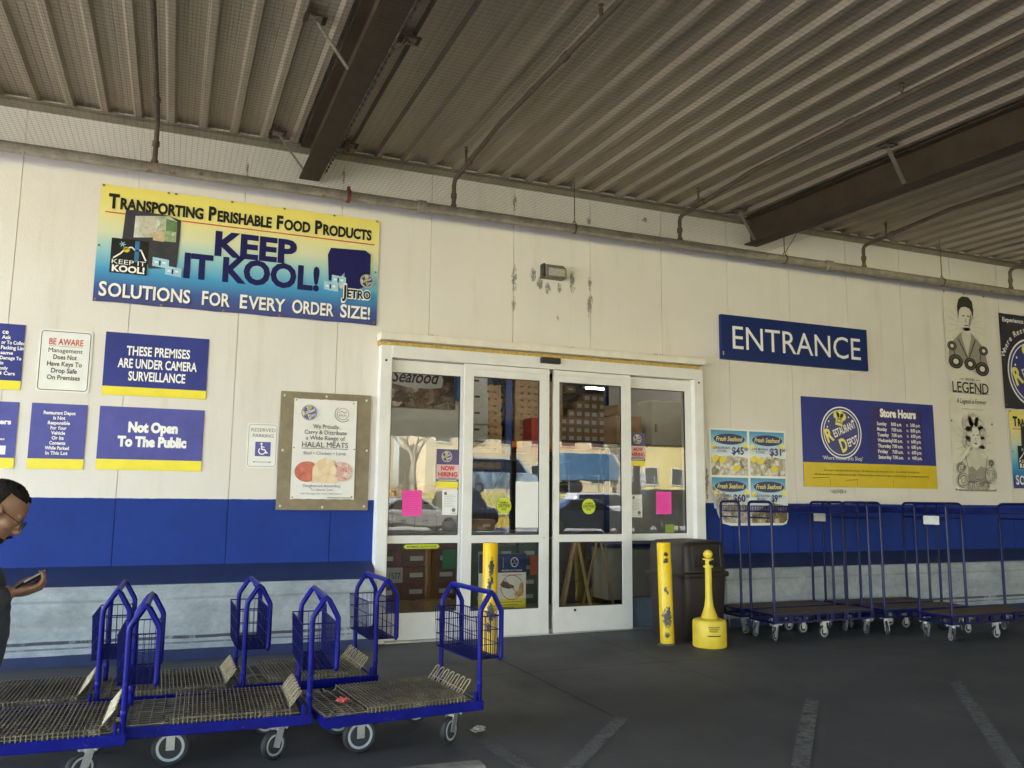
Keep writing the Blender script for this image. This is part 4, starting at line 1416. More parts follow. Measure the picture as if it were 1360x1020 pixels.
for (x0, x1, z0, z1, lab) in ((2.745, 2.926, 1.30, 1.567, 'white notice sheet with a round stamp under a now hiring poster'), (5.088, 5.240, 1.276, 1.542, 'white notice sheet with round stamp, alone beside the slider edge')):
    t, s = paper('paper_notice', lab, 'paper', x0, x1, z0, z1, GY, PAPER, 'white notices on the glass')
    w, h = x1 - x0, z1 - z0
    s.part('lettering')
    s.rect(.02, .05, h - .05, h - .02, GREYTXT)
    for i in range(8):
        s.rect(.02, w * (.85 - .1 * (i % 3)), h * .32 + i * .018, h * .32 + i * .018 + .005, M('faint_grey', (.45, .46, .5), .6))
    s.oval(w * .72, h * .2, .022, .022, GREYTXT, 16)
    s.rect(w * .55, w * .9, h * .06, h * .08, GREYTXT)
    s.finish()
LIME = M('lime_sticker', (.52, .60, .02), .4, var=.03)
for (x, y_, lab) in ((3.437, GS, 'round lime sticker on the sliding door with the blank white sheet'), (4.487, GS, 'round lime sticker on the sliding door with wooden legs behind')):
    t = thing('door_sticker', lab, 'sticker', (x, y_, 1.40), 0, 'round lime stickers')
    s = Sheet(.17, .17, t)
    s.part('disc').oval(0, 0, .086, .088, LIME, 30)
    s.part('lettering')
    s.text('AUTOMATIC', 0, .028, .018, BLACK, width=.10, bold=.02)
    s.text('CAUTION', 0, -.010, .024, BLACK, width=.145, bold=.03)
    s.text('DOOR', 0, -.045, .018, BLACK, width=.06, bold=.02)
    s.rect(-.084, .084, .018, .021, BLACK)
    s.rect(-.084, .084, -.021, -.018, BLACK)
    s.finish()
t = thing('door_sticker', 'long lime caution strip under the middle rail of the fixed glass', 'sticker', (2.328, GY, .945))
s = Sheet(.4, .05, t)
s.part('strip').flat([(.025, 0), (.375, 0), (.40, .022), (.375, .045), (.025, .045), (0, .022)], LIME)
s.part('lettering').text('AUTOMATIC CAUTION DOOR', .2, .012, .02, BLACK, width=.33, bold=.02)
s.finish()
t, s = paper('paper_notice', 'large blank white sheet behind the sliding door', 'paper', 3.575, 3.855, 1.165, 1.672, GS, M('clean_sheet', (.80, .80, .79), .6, var=.02))
s.finish()
t, s = paper('paper_notice', 'small olive green card on the glass corner above the bin', 'paper', 5.56, 5.686, 1.09, 1.19, GY, M('olive_card', (.22, .30, .05), .6, var=.2))
s.finish()
# stand-up footwear sign behind the slider
t = thing('footwear_sign', 'blue white and yellow sign with crossed out bare foot behind the yellow post', 'sign', (3.265, 8.93, .22))
MB().box(0, .575, 0, .012, 0, .64).build('panel', M('sign_white', None), t)
s = Sheet(.575, .64, t)
s.part('field').rect(0, .575, .43, .64, ENTBLUE)
s.rect(0, .575, 0, .14, LEMONY)
s.part('logo')
s.oval(.43, .545, .048, .055, WHITE, 20)
s.part('logo')
s.oval(.43, .545, .040, .047, ENTBLUE, 20)
s.line([(.40, .52), (.46, .575)], .012, WHITE)
s.line([(.42, .575), (.45, .52)], .012, WHITE)
s.rect(.29, .293, .48, .60, WHITE)
s.part('lettering')
s.text('PROPER FOOTWEAR', .40, .445, .017, WHITE, width=.25)
for i in range(3):
    s.rect(.26, .53 - .05 * i, .10 - i * .03, .108 - i * .03, M('olive_text', (.25, .22, .02), .6))
s.rect(.28, .52, .40, .406, RED)
s.part('picture')
s.flat([(.255, .30), (.29, .345), (.36, .31), (.42, .285), (.43, .262), (.36, .25), (.29, .265)], M('dark_shoe', (.09, .045, .04), .5, var=.3, vs=20))
s.flat([(.44, .16), (.43, .20), (.48, .235), (.50, .31), (.54, .32), (.545, .22), (.54, .17)], M('foot_tan', (.55, .40, .16), .5, var=.3, vs=20))
s.part('symbol')
s.ring(.40, .265, .135, .008, RED, 36)
s.line([(.31, .36), (.49, .17)], .008, RED)
s.finish()

# ================================================================== yellow posts, ash bin, litter bin
def yellow_post_mat(name, col, patches, chips):
    m, t, b = new_mat(name)
    co = objco(t)
    sp = nd(t, 'ShaderNodeSeparateXYZ')
    t.links.new(co, sp.inputs[0])
    c = ramp(t, noise(t, co, 5, 5, .7), [(.3, tuple(x * .88 for x in col)), (.7, col)])
    n1 = noise(t, co, 42, 12, .8)
    n2 = noise(t, co, 45, 5, .7)
    chip = smooth_step(t, n2, chips, chips + .02)
    c = mix_c(t, chip, c, (.03, .028, .02))
    for (az, z, ra, rz) in patches:
        ang = nd(t, 'ShaderNodeMath', operation='ARCTAN2')
        t.links.new(sp.outputs[1], ang.inputs[0])
        t.links.new(sp.outputs[0], ang.inputs[1])
        dx = math_n(t, 'DIVIDE', math_n(t, 'SUBTRACT', ang.outputs[0], az), ra)
        dz = math_n(t, 'DIVIDE', math_n(t, 'SUBTRACT', sp.outputs[2], z), rz)
        d = math_n(t, 'SUBTRACT', 1.0, math_n(t, 'ADD', math_n(t, 'MULTIPLY', dx, dx), math_n(t, 'MULTIPLY', dz, dz)), clamp=True)
        k = smooth_step(t, math_n(t, 'ADD', math_n(t, 'MULTIPLY', d, .24), n1), .615, .64)
        k = math_n(t, 'MULTIPLY', k, math_n(t, 'GREATER_THAN', d, .01))
        c = mix_c(t, k, c, ramp(t, n2, [(.3, (.012, .013, .014)), (.66, (.03, .035, .04)), (.74, (.30, .30, .27))]))
    dirt = math_n(t, 'MULTIPLY', smooth_step(t, math_n(t, 'SUBTRACT', .12, sp.outputs[2]), 0, .12), .4)
    c = mix_c(t, math_n(t, 'MULTIPLY', dirt, n1), c, (.12, .10, .05))
    t.links.new(c, b.inputs['Base Color'])
    b.inputs['Roughness'].default_value = .38
    bn = nd(t, 'ShaderNodeBump')
    bn.inputs['Strength'].default_value = .25
    bn.inputs['Distance'].default_value = .004
    t.links.new(n1, bn.inputs['Height'])
    t.links.new(bn.outputs[0], b.inputs['Normal'])
    return m
PY1 = yellow_post_mat('post_yellow_one', (.78, .50, .008), [(-1.75, .82, .50, .13), (-2.0, .66, .45, .07), (-1.7, .70, .3, .05), (-1.75, .40, .9, .12), (-2.0, .26, .6, .06)], .71)
PY2 = yellow_post_mat('post_yellow_two', (.78, .53, .008), [(-2.05, .27, 1.0, .13), (-1.75, .33, .4, .10), (-1.85, .92, .45, .04), (-1.9, .86, .5, .04), (-2.1, .56, .3, .04), (-1.8, .53, .2, .03), (-2.1, .10, .5, .04)], .715)
def post(label, x, y, h, r, mat, lean=(0, 0)):
    t = thing('safety_post', label, 'bollard', (x, y, 0), 0, 'yellow steel posts guarding the doors')
    mb = MB()
    mb.lathe([(r, -.02), (r, h - .008), (r - .006, h), (.001, h + .001)], (0, 0, 0), 32)
    o = mb.build('post', mat, t, smooth=True)
    mb = MB().lathe([(r + .022, 0), (r + .018, .008), (r + .002, .014)], (0, 0, 0), 24)
    mb.build('base_collar', M('grout', (.09, .085, .07), .9, var=.3), t)
    t.rotation_euler = (lean[0], lean[1], 0)
    return t
post('scuffed yellow steel post behind the empty blue cart', 2.94, 7.72, 1.055, .073, PY1)
post('leaning chipped yellow steel post beside the brown litter bin', 4.895, 7.65, 1.04, .073, PY2, (0, R(-1.5)))
ASH = M('ash_yellow', (.66, .49, .035), .5, var=.1, vs=8, worn=(.30, .22, .03), worn_amt=.66, worn_s=9)
t = thing('ash_receptacle', 'yellow plastic cigarette receptacle with a round base and tall ball topped neck', 'ashtray', (5.245, 7.40, 0))
mb = MB().lathe([(.165, 0), (.172, .012), (.172, .245), (.160, .268), (.125, .280), (.10, .285)], (0, 0, 0), 36)
mb.build('base', ASH, t, smooth=True)
mb = MB().lathe([(.088, .284), (.084, .30), (.066, .345), (.048, .40), (.037, .48), (.034, .60), (.033, .79), (.052, .795), (.052, .812), (.036, .814)], (0, 0, 0), 24)
mb.build('neck', ASH, t, smooth=True)
mb = MB().lathe([(.032, .814), (.032, .868), (.055, .872), (.055, .885), (.024, .888)], (0, 0, 0), 20)
mb.ellipsoid((0, 0, .928), (.048, .048, .046), nu=20, nv=12)
mb.build('cap', ASH, t, smooth=True)
MB().ellipsoid((.005, -.031, .841), (.020, .010, .022), nu=12, nv=8).build('cigarette_hole', BLACK, t)
mb = MB().use(BLACK)
for z, a0, a1 in ((.205, -2.25, -1.55), (.185, -2.2, -1.62), (.165, -2.2, -1.7), (.12, -2.3, -1.5)):
    k = 10
    for i in range(k):
        q0, q1 = a0 + (a1 - a0) * i / k, a0 + (a1 - a0) * (i + (.8 if z > .13 else 1)) / k
        r = .1735
        mb.add([(r * math.cos(q0), r * math.sin(q0), z), (r * math.cos(q1), r * math.sin(q1), z), (r * math.cos(q1), r * math.sin(q1), z + .010), (r * math.cos(q0), r * math.sin(q0), z + .010)], [(0, 1, 2, 3)])
mb.build('lettering', None, t, fix=False)

BINM = M('brown_plastic', (.024, .017, .014), .5, var=.2, vs=6, bump=.15, bs=60)
t = thing('litter_bin', 'big dark brown plastic litter bin with domed hood and push flap', 'bin', (5.40, 8.02, 0), R(14))
def rrect(w, d, r, n=5):
    out = []
    for cx, cy, a0 in ((w / 2 - r, -d / 2 + r, -90), (w / 2 - r, d / 2 - r, 0), (-w / 2 + r, d / 2 - r, 90), (-w / 2 + r, -d / 2 + r, 180)):
        for i in range(n + 1):
            a = R(a0 + 90 * i / n)
            out.append((cx + r * math.cos(a), cy + r * math.sin(a)))
    return out
def loft(mb, rings):
    vs, fs = [], []
    n = len(rings[0][0])
    for pts, z in rings:
        vs += [(x, y, z) for x, y in pts]
    for i in range(len(rings) - 1):
        for j in range(n):
            fs.append((i * n + j, i * n + (j + 1) % n, (i + 1) * n + (j + 1) % n, (i + 1) * n + j))
    fs.append(tuple(range(n - 1, -1, -1)))
    fs.append(tuple((len(rings) - 1) * n + j for j in range(n)))
    return mb.add(vs, fs)
mb = MB()
loft(mb, [(rrect(.58, .52, .06), .0), (rrect(.60, .54, .06), .02), (rrect(.655, .60, .06), .66), (rrect(.655, .60, .06), .665)])
mb.build('body', BINM, t, smooth=True)
mb = MB()
loft(mb, [(rrect(.70, .645, .06), .655), (rrect(.71, .655, .06), .665), (rrect(.71, .655, .06), .70), (rrect(.68, .62, .06), .715)])
mb.build('rim', BINM, t, smooth=True)
mb = MB()
loft(mb, [(rrect(.655, .60, .07), .71), (rrect(.645, .59, .06), .80), (rrect(.63, .57, .06), .98), (rrect(.60, .54, .06), 1.022), (rrect(.54, .48, .06), 1.043), (rrect(.28, .22, .06), 1.055)])
mb.build('hood', BINM, t, smooth=True)
fl = MB()
vs = []
NX, NZ = 24, 10
for j in range(NZ + 1):
    for i in range(NX + 1):
        u, v = i / NX, j / NZ
        vs.append((-.20 + .40 * u, -.300 + .022 * v + .006 * math.sin(u * 40 + 2 * math.sin(v * 5)) * math.sin(v * math.pi), .765 + .21 * v))
fl.add(vs, [(j * (NX + 1) + i, j * (NX + 1) + i + 1, (j + 1) * (NX + 1) + i + 1, (j + 1) * (NX + 1) + i) for j in range(NZ) for i in range(NX)])
fl.build('flap', M('dark_flap', (.016, .011, .009), .55, var=.2, spec=.3), t, smooth=True, fix=False)
mb = MB()
for a, b in (((-.225, .75), (-.225, .99)), ((.225, .75), (.225, .99)), ((-.225, .99), (.225, .99)), ((-.225, .75), (.225, .75))):
    mb.bar((a[0], -.297 + .1 * (a[1] - .75), a[1]), (b[0], -.297 + .1 * (b[1] - .75), b[1]), .03, .03, (0, 1, 0))
mb.build('flap_frame', BINM, t, bevel=.006)
for x in (-.27, .27):
    MB().lathe([(.001, -.006), (.012, -.006), (.012, .006), (.001, .006)], (x, -.318, .69), 10, 'y').build('latch', ZINC, t)

# ================================================================== blue basket carts (two nested rows)
def caster(parent, x, y, r, wd, swing, dz, plate_z):
    o = MB()
    o.box(x - .05, x + .05, y - .045, y + .045, plate_z - .008, plate_z - .001)
    for sx in (-.04, .04):
        for sy in (-.035, .035):
            o.lathe([(.001, -.018), (.007, -.018), (.007, -.008), (.001, -.008)], (x + sx, y + sy, plate_z), 6)
    c, s_ = math.cos(swing), math.sin(swing)
    trail = .035 if dz else 0
    wx, wy = x - trail * c, y - trail * s_
    for sd in (-1, 1):
        px_, py_ = -s_ * sd * (wd / 2 + .008), c * sd * (wd / 2 + .008)
        o.bar((x + px_, y + py_, plate_z - .008), (wx + px_, wy + py_, r - .012), .045, .005, (-s_, c, 0))
    o.lathe([(.001, -.03), (.028, -.03), (.028, -.008), (.001, -.008)], (x, y, plate_z), 12)
    k = o.build('caster', ZINC, parent)
    def wheel(prof, name, mat):
        w = MB().lathe(prof, (0, 0, 0), 28, 'y')
        q = w.build(name, mat, k, smooth=True)
        q.location = (wx, wy, r)
        q.rotation_euler = (0, 0, swing)
        return q
    h = wd / 2
    wheel([(r * .74, -h * .92), (r * .90, -h), (r * .98, -h * .7), (r, 0), (r * .98, h * .7), (r * .90, h), (r * .74, h * .92)], 'tyre', RUBBER)
    wheel([(r * .001, -h * .8), (r * .24, -h * .85), (r * .26, -h * .35), (r * .56, -h * .35), (r * .60, -h * .96), (r * .74, -h * .99), (r * .745, 0), (r * .74, h * .99), (r * .60, h * .96), (r * .56, h * .35), (r * .26, h * .35), (r * .24, h * .85), (r * .001, h * .8)], 'rim', WHEELGREY)
    sp = MB()
    for a in range(7):
        q = 2 * math.pi * a / 7
        for sd in (-1, 1):
            sp.bar((math.cos(q) * r * .2, sd * h * .55, math.sin(q) * r * .2), (math.cos(q) * r * .62, sd * h * .55, math.sin(q) * r * .62), .010, .008, (0, 1, 0))
    q = sp.build('spokes', WHEELGREY, k)
    q.location = (wx, wy, r)
    q.rotation_euler = (0, 0, swing)
    return k

CL, CW, DZ = .985, .66, .25        # deck length, width, deck height
def basket_cart(label):
    t = thing('basket_cart', label, 'cart', (0, 0, 0), 0, 'blue flatbed basket carts nested in two rows')
    # local: handle at x=0 facing +x, y=0 is the side towards the viewer, deck runs to x=-CL
    fr = MB()
    rt, rb = DZ - .004, DZ - .064
    fr.bar((-CL, .018, (rt + rb) / 2), (.02, .018, (rt + rb) / 2), .036, rt - rb)
    fr.bar((-CL, CW - .018, (rt + rb) / 2), (.02, CW - .018, (rt + rb) / 2), .036, rt - rb)
    for x in (-CL + .02, -.47, -.005):
        fr.bar((x, .036, (rt + rb) / 2), (x, CW - .036, (rt + rb) / 2), .036, rt - rb - .006)
    fr.build('frame', CARTBLUE, t, bevel=.006)
    # open wire deck
    d = MB()
    for i in range(13):
        y = .04 + (CW - .08) * i / 12
        d.bar((-CL, y, DZ), (-.05, y, DZ), .006, .006)
    for i in range(16):
        x = -CL + .01 + (CL - .07) * i / 15
        d.bar((x, .02, DZ + .005), (x, CW - .02, DZ + .005), .005, .005)
    d.build('lower_deck', DECKWIRE, t)
    # denser upper deck whose cross wires turn down at the sides
    u = MB()
    n = 27
    for i in range(n):
        x = -.73 + .62 * i / (n - 1)
        z = DZ + .030
        u.bar((x, .008, z), (x, CW - .008, z), .0058, .0058)
        u.bar((x, .008, z + .002), (x, .008, z - .040), .0062, .0058)
        u.bar((x, CW - .008, z + .002), (x, CW - .008, z - .038), .0045, .0045)
    for i in range(12):
        y = .012 + (CW - .024) * i / 11
        u.bar((-.735, y, DZ + .0255), (-.105, y, DZ + .0245), .0050, .0050)
    u.build('upper_deck', DECKWIRE, t)
    # tilted wire stop at the handle end
    b = MB()
    for i in range(7):
        y = .06 + (CW - .17) * i / 6
        p = [(-.105, y, DZ + .030), (-.052, y, DZ + .100), (-.042, y + .010, DZ + .110), (-.042, y + .038, DZ + .110), (-.052, y + .048, DZ + .100), (-.105, y + .048, DZ + .030)]
        b.tube(p, .0040, 5)
    for k in (.3,):
        b.bar((-.105 + .053 * k, .08, DZ + .030 + .07 * k), (-.105 + .053 * k, CW - .07, DZ + .030 + .07 * k), .004, .004)
    b.build('wire_stop', GALV, t)
    # bent tube on each side: post, gable, front leg down to the basket floor
    for y in (.03, CW - .03):
        h = MB()
        pts = [(0, y, DZ - .06), (0, y, .76), (.003, y, .785), (.014, y, .806), (.062, y, .880), (.078, y, .895), (.094, y, .880), (.142, y, .792), (.15, y, .772), (.15, y, .50), (.146, y, .488), (.135, y, .482)]
        h.tube(pts, .0165, 12)
        h.lathe([(.0167, 0), (.0190, .004), (.0190, .035), (.0167, .04)], (0, y, DZ + .07), 12)
        h.build('side_tube', CARTBLUE, t, smooth=True)
    h = MB().tube([(.078, .03, .893), (.078, CW - .03, .893)], .0165, 12)
    h.build('push_bar', CARTBLUE, t, smooth=True)
    h = MB()
    for y in (.012, CW - .012):
        h.tube([(-.035, y, DZ - .05), (-.035, y, DZ + .05)], .010, 8)
    h.build('stud', CARTBLUE, t, smooth=True)
    # basket
    k = MB()
    x0, x1, y0, y1, zb, zt = -.045, .145, .045, CW - .045, .485, .745
    X = lambda f, z: x0 + (x1 - x0) * f - (.012 * (z - zb) / (zt - zb) if f == 0 else 0)
    for z in (zb, .57, .66, zt):
        rr = .0045 if z in (zb, zt) else .003
        k.tube([(X(0, z), y0, z), (x1, y0, z), (x1, y1, z), (X(0, z), y1, z), (X(0, z), y0, z)], rr, 5)
    for i in range(20):
        y = y0 + (y1 - y0) * i / 19
        k.bar((X(0, zb), y, zb), (X(0, zt), y, zt), .0035, .0035)
        k.bar((x1, y, zb), (x1, y, zt), .0035, .0035)
        k.bar((x0, y, zb), (x1, y, zb), .0035, .0035)
    for i in range(1, 6):
        f = i / 6
        x = x0 + (x1 - x0) * f
        for y in (y0, y1):
            k.bar((x - .01 * (1 - f), y, zt), (x, y, zb), .0035, .0035)
        k.bar((x, y0, zb), (x, y1, zb), .0035, .0035)
    k.build('basket', CARTWIRE, t)
    MB().box(x0 + .01, x1 - .005, y0 + .05, y1 - .05, zb - .010, zb - .006).build('basket_floor', CARTWIRE, t)
    pz = rb
    caster(t, -.74, .12, .101, .045, R(0), False, pz)
    caster(t, -.74, CW - .12, .101, .045, R(0), False, pz)
    caster(t, -.16, .075, .080, .036, R(random.uniform(20, 60)), True, pz)
    caster(t, -.16, CW - .075, .080, .036, R(random.uniform(-30, 60)), True, pz)
    return t
c0 = basket_cart('blue basket cart at the row end by the doors, red wrapper on its deck')
c0.location = (1.875, 5.05, 0)
c0.rotation_euler = (0, 0, R(6))
dup(c0, (.83, 5.08, 0), R(-2), 'blue basket cart nested between the wrapper cart and the cart under the bent man')['label'] = 'blue basket cart nested right behind the one with the red wrapper'
dup(c0, (-.15, 5.00, 0), R(-1.5), 'blue basket cart of the front row closest to the man with the phone')
dup(c0, (1.43, 5.99, 0), R(2), 'blue basket cart by the wall whose handle stands in front of the door jamb')
dup(c0, (.525, 5.86, 0), R(.5), 'blue basket cart by the wall below the not open sign, middle of its row')['label'] = 'blue basket cart in the wall row, its handle below the wheelchair sign'
dup(c0, (-.33, 5.80, 0), R(-1), 'blue basket cart in the wall row, its handle below the not open sign')
dup(c0, (-1.24, 5.82, 0), R(-1), 'blue basket cart in the wall row, mostly hidden behind the man')

# red wrapper on the deck, paper scrap on the floor
def scrap(name, label, cat, loc, r, mat, seed, group=None):
    rnd = random.Random(seed)
    mb = MB()
    mb.ellipsoid((0, 0, 0), (r, r * .6, r * .35), nu=12, nv=8)
    mb.v = [(x * rnd.uniform(.6, 1.35), y * rnd.uniform(.6, 1.35), max(z * rnd.uniform(.5, 1.5), -r * .3) + r * .3) for x, y, z in mb.v]
    o = mb.build(name, mat, None)
    o.location = loc
    return tag(o, label, cat, group)
scrap('wrapper', 'crumpled red and white wrapper lying on the end cart deck', 'litter', (1.05, 5.22, DZ + .012), .045, M('wrapper_red', (.45, .06, .06), .4, var=.2, vs=20, worn=(.6, .55, .5), worn_amt=.55, worn_s=25), 3)
scrap('paper_scrap', 'torn pale paper scrap on the floor beside the end cart wheel', 'litter', (1.93, 5.25, .006), .05, M('scrap_grey', (.28, .27, .26), .7, var=.3, vs=30), 8)
# wheel stop
t = thing('wheel_stop', 'weathered concrete parking stop lying on the dark floor', 'wheel stop', (.62, 4.37, 0), R(-3))
mb = MB()
pr = [(-.085, 0), (.085, 0), (.065, .105), (.05, .115), (-.05, .115), (-.065, .105)]
n = len(pr)
mb.add([(-.95, y, z) for y, z in pr] + [(1.0, y, z) for y, z in pr], [(i, (i + 1) % n, n + (i + 1) % n, n + i) for i in range(n)] + [tuple(range(n)), tuple(range(2 * n - 1, n - 1, -1))])
mb.build('block', M('weathered_concrete', (.17, .17, .155), .85, var=.3, vs=9, bump=.5, bs=30), t, bevel=.012)
for x in (-.6, .65):
    MB().lathe([(.001, .114), (.016, .114), (.016, .119), (.001, .119)], (x, 0, 0), 10).build('anchor_pin', RUSTPIPE, t)

# ================================================================== tall platform carts by the wall
TALLBLUE = M('tall_cart_blue', (.002, .003, .055), .36, var=.25, vs=8, worn=(.08, .07, .08), worn_amt=.70, worn_s=24, spec=.3)
PLYDECK = M('brown_deck_board', (.085, .052, .022), .7, var=.3, vs=7, bump=.15)
def tall_cart(label, L, W, card):
    t = thing('platform_cart', label, 'cart', (0, 0, 0), 0, 'tall blue platform carts along the wall')
    f = MB()
    z0, z1 = .185, .285
    for y in (.014, W - .014):
        f.bar((0, y, z1 - .012), (L, y, z1 - .012), .028, .024)
        f.bar((0, y, z0 + .010), (L, y, z0 + .010), .028, .020)
        for i in range(8):
            x = .03 + (L - .06) * i / 7
            f.bar((x, y, z0 + .019), (x, y, z1 - .023), .026, .052, (1, 0, 0))
    for x in (.014, L - .014):
        f.bar((x, .028, z1 - .012), (x, W - .028, z1 - .012), .028, .024)
        f.bar((x, .028, z0 + .010), (x, W - .028, z0 + .010), .028, .020)
    f.build('frame', TALLBLUE, t)
    MB().box(.03, L - .03, .03, W - .03, z1 - .012, z1 + .004).build('deck', PLYDECK, t)
    for x in (.02, L - .02):
        h = MB()
        y0, y1, zt = .018, W - .018, 1.475
        h.tube([(x, y0, z0), (x, y0, zt - .045), (x, y0 + .008, zt - .018), (x, y0 + .030, zt - .004), (x, y0 + .06, zt), (x, y1 - .06, zt), (x, y1 - .030, zt - .004), (x, y1 - .008, zt - .018), (x, y1, zt - .045), (x, y1, z0)], .0155, 10)
        h.tube([(x, y0, 1.30), (x, y1, 1.30)], .009, 8)
        h.build('handle', TALLBLUE, t, smooth=True)
    s_ = MB()
    zt, zb = 1.425, 1.365
    for y in (.03, W - .03):
        s_.bar((.02, y, zt), (L - .02, y, zt), .007, .007)
        s_.bar((.02, y, zb), (L - .02, y, zb), .007, .007)
        for i in range(60):
            x = .03 + (L - .06) * i / 59
            s_.bar((x, y, zb), (x, y, zt), .0035, .0035)
    for i in range(40):
        x = .03 + (L - .06) * i / 39
        s_.bar((x, .03, zb), (x, W - .03, zb), .004, .004)
    for i in range(5):
        y = .03 + (W - .06) * i / 4
        s_.bar((.02, y, zb - .004), (L - .02, y, zb - .004), .004, .004)
    s_.build('wire_shelf', CARTWIRE, t)
    if card:
        cx = .003 if card == 'near' else L - .045
        o = MB().box(cx, cx + .004, W * .22, W * .22 + .20, 1.245, 1.34)
        q = o.build('card', M('stained_card', (.52, .54, .50), .5, var=.15, vs=12), t)
    for x in (.06, L - .06):
        for y in (.05, W - .05):
            caster(t, x, y, .055, .026, R(random.choice((20, 60, 110, 200, 250))), True, z0)
    for y in (.045, W - .045):
        caster(t, L / 2, y, .068, .03, 0, False, z0)
    return t
tall_cart('tall blue platform cart beside the ash receptacle', 1.40, .42, None).location = (6.05, 7.37, 0)
k = tall_cart('tall blue platform cart against the ledge behind the litter bin', 1.38, .38, 'far')
k.location = (6.03, 7.90, 0)
k = tall_cart('tall blue platform cart standing under the store hours sign', 1.24, .40, None)
k.location = (7.56, 7.33, 0)
k.rotation_euler = (0, 0, R(-3.5))
k = tall_cart('tall blue platform cart against the ledge under the portrait banner', 1.33, .40, None)
k.location = (7.50, 7.83, 0)
k.rotation_euler = (0, 0, R(-2))
k = tall_cart('tall blue platform cart with a big white card, standing out from the others', 1.46, .44, 'near')
k.location = (7.84, 6.68, 0)
k.rotation_euler = (0, 0, R(2))

# ================================================================== man with a phone
SKIN = M('skin', (.25, .135, .088), .5, var=.10, vs=30)
JACK = M('dark_jacket', (.040, .047, .060), .85, var=.25, vs=9, bump=.5, bs=14)
TROU = M('beige_trousers', (.26, .21, .145), .85, var=.12, vs=9, bump=.3, bs=16)
HAIR = M('black_hair', (.020, .016, .013), .75, var=.5, vs=90, bump=1.0, bs=260, spec=.2)
SHOE = M('dark_shoes', (.03, .025, .02), .5, var=.2)
man = thing('person', 'man in a dark jacket bending his head over the phone he holds', 'person', (-.735, 3.83, 0), R(4))
def limb(mb, pts, rs, n=14):
    mb.tube(pts, rs, n)
    for p, r in zip(pts, rs):
        mb.ellipsoid(p, (r, r, r), nu=12, nv=8)
def organic(mb, name, mat, parent, vox, it=6):
    o = mb.build(name, mat, parent, smooth=True)
    r = o.modifiers.new('skin', 'REMESH')
    r.mode = 'VOXEL'
    r.voxel_size = vox
    r.use_smooth_shade = True
    q = o.modifiers.new('relax', 'SMOOTH')
    q.factor = .5
    q.iterations = it
    return o
BOW = R(38)
hf = Vector((math.cos(BOW), 0, -math.sin(BOW)))
hu = Vector((math.sin(BOW), 0, math.cos(BOW)))
hs = Vector((0, 1, 0))
HC = Vector((.118, 0, 1.428))
HROT = Matrix((hf, hs, hu)).transposed()
def hp(f, s_, u):
    return HC + hf * f + hs * s_ + hu * u
b = MB()
b.ellipsoid(hp(-.005, 0, .025), (.098, .076, .092), HROT, 20, 14)
b.ellipsoid(hp(.030, 0, -.055), (.066, .058, .070), HROT, 18, 12)
b.ellipsoid(hp(.062, 0, -.098), (.028, .032, .022), HROT)
b.ellipsoid(hp(.078, 0, .028), (.018, .055, .018), HROT)
b.tube([hp(.085, 0, .018), hp(.112, 0, -.028)], [.010, .015], 10)
b.ellipsoid(hp(.106, 0, -.030), (.016, .019, .012), HROT)
b.ellipsoid(hp(.088, 0, -.062), (.014, .026, .008), HROT)
b.ellipsoid(hp(.086, 0, -.074), (.013, .022, .008), HROT)
for sg in (-1, 1):
    b.ellipsoid(hp(.055, sg * .042, -.018), (.030, .022, .022), HROT)
    b.ellipsoid(hp(.004, sg * .079, -.006), (.019, .010, .033), HROT)
    b.ellipsoid(hp(.010, sg * .084, .006), (.014, .008, .018), HROT)
    b.ellipsoid(hp(.080, sg * .032, .004), (.012, .014, .010), HROT)
limb(b, [(.01, 0, 1.26), (.045, 0, 1.34), hp(-.03, 0, -.05)], [.066, .058, .056])
limb(b, [(0, 0, .92), (.0, 0, 1.05), (0, 0, 1.2)], [.12, .12, .11])
ARMS = {}
for sg in (-1, 1):
    sh, el, wr = Vector((.0, sg * .185, 1.27)), Vector((-.01, sg * .245, 1.02)), (Vector((.180, -.095, 1.118)) if sg < 0 else Vector((.172, .055, 1.098)))
    ARMS[sg] = (sh, el, wr)
    limb(b, [(0, sg * .08, 1.25), sh, el, wr], [.07, .055, .042, .027])
    hip, kn, an = Vector((0, sg * .085, .90)), Vector((.03, sg * .10, .49)), Vector((-.02, sg * .11, .09))
    limb(b, [hip, kn, an], [.085, .055, .038])
    b.ellipsoid((.05, sg * .115, .045), (.11, .04, .035))
    d = (Vector((.250, -.075, 1.133)) - wr).normalized() if sg < 0 else Vector((.9, -.35, .1)).normalized()
    side = d.cross(Vector((0, 0, 1))).normalized()
    up_ = side.cross(d)
    pc = wr + d * .050
    rot = Matrix((d, side, up_)).transposed()
    b.ellipsoid(pc, (.048, .040, .017), rot)
    for i, (off, ln) in enumerate(((-.030, .062), (-.010, .070), (.010, .066), (.029, .052))):
        base = pc + d * .036 + side * off
        k1 = base + d * ln * .42 + up_ * .006
        k2 = k1 + d * ln * .28 + up_ * .022
        k3 = k2 - d * ln * .06 + up_ * .020
        limb(b, [base, k1, k2, k3], [.0105, .0095, .0088, .0078], 8)
    th0 = pc - d * .02 - side * (.034 * -sg)
    limb(b, [th0, th0 + d * .026 + up_ * .018 - side * (.008 * -sg), th0 + d * .058 + up_ * .030], [.014, .011, .009], 8)
organic(b, 'body', SKIN, man, .0055, 4)
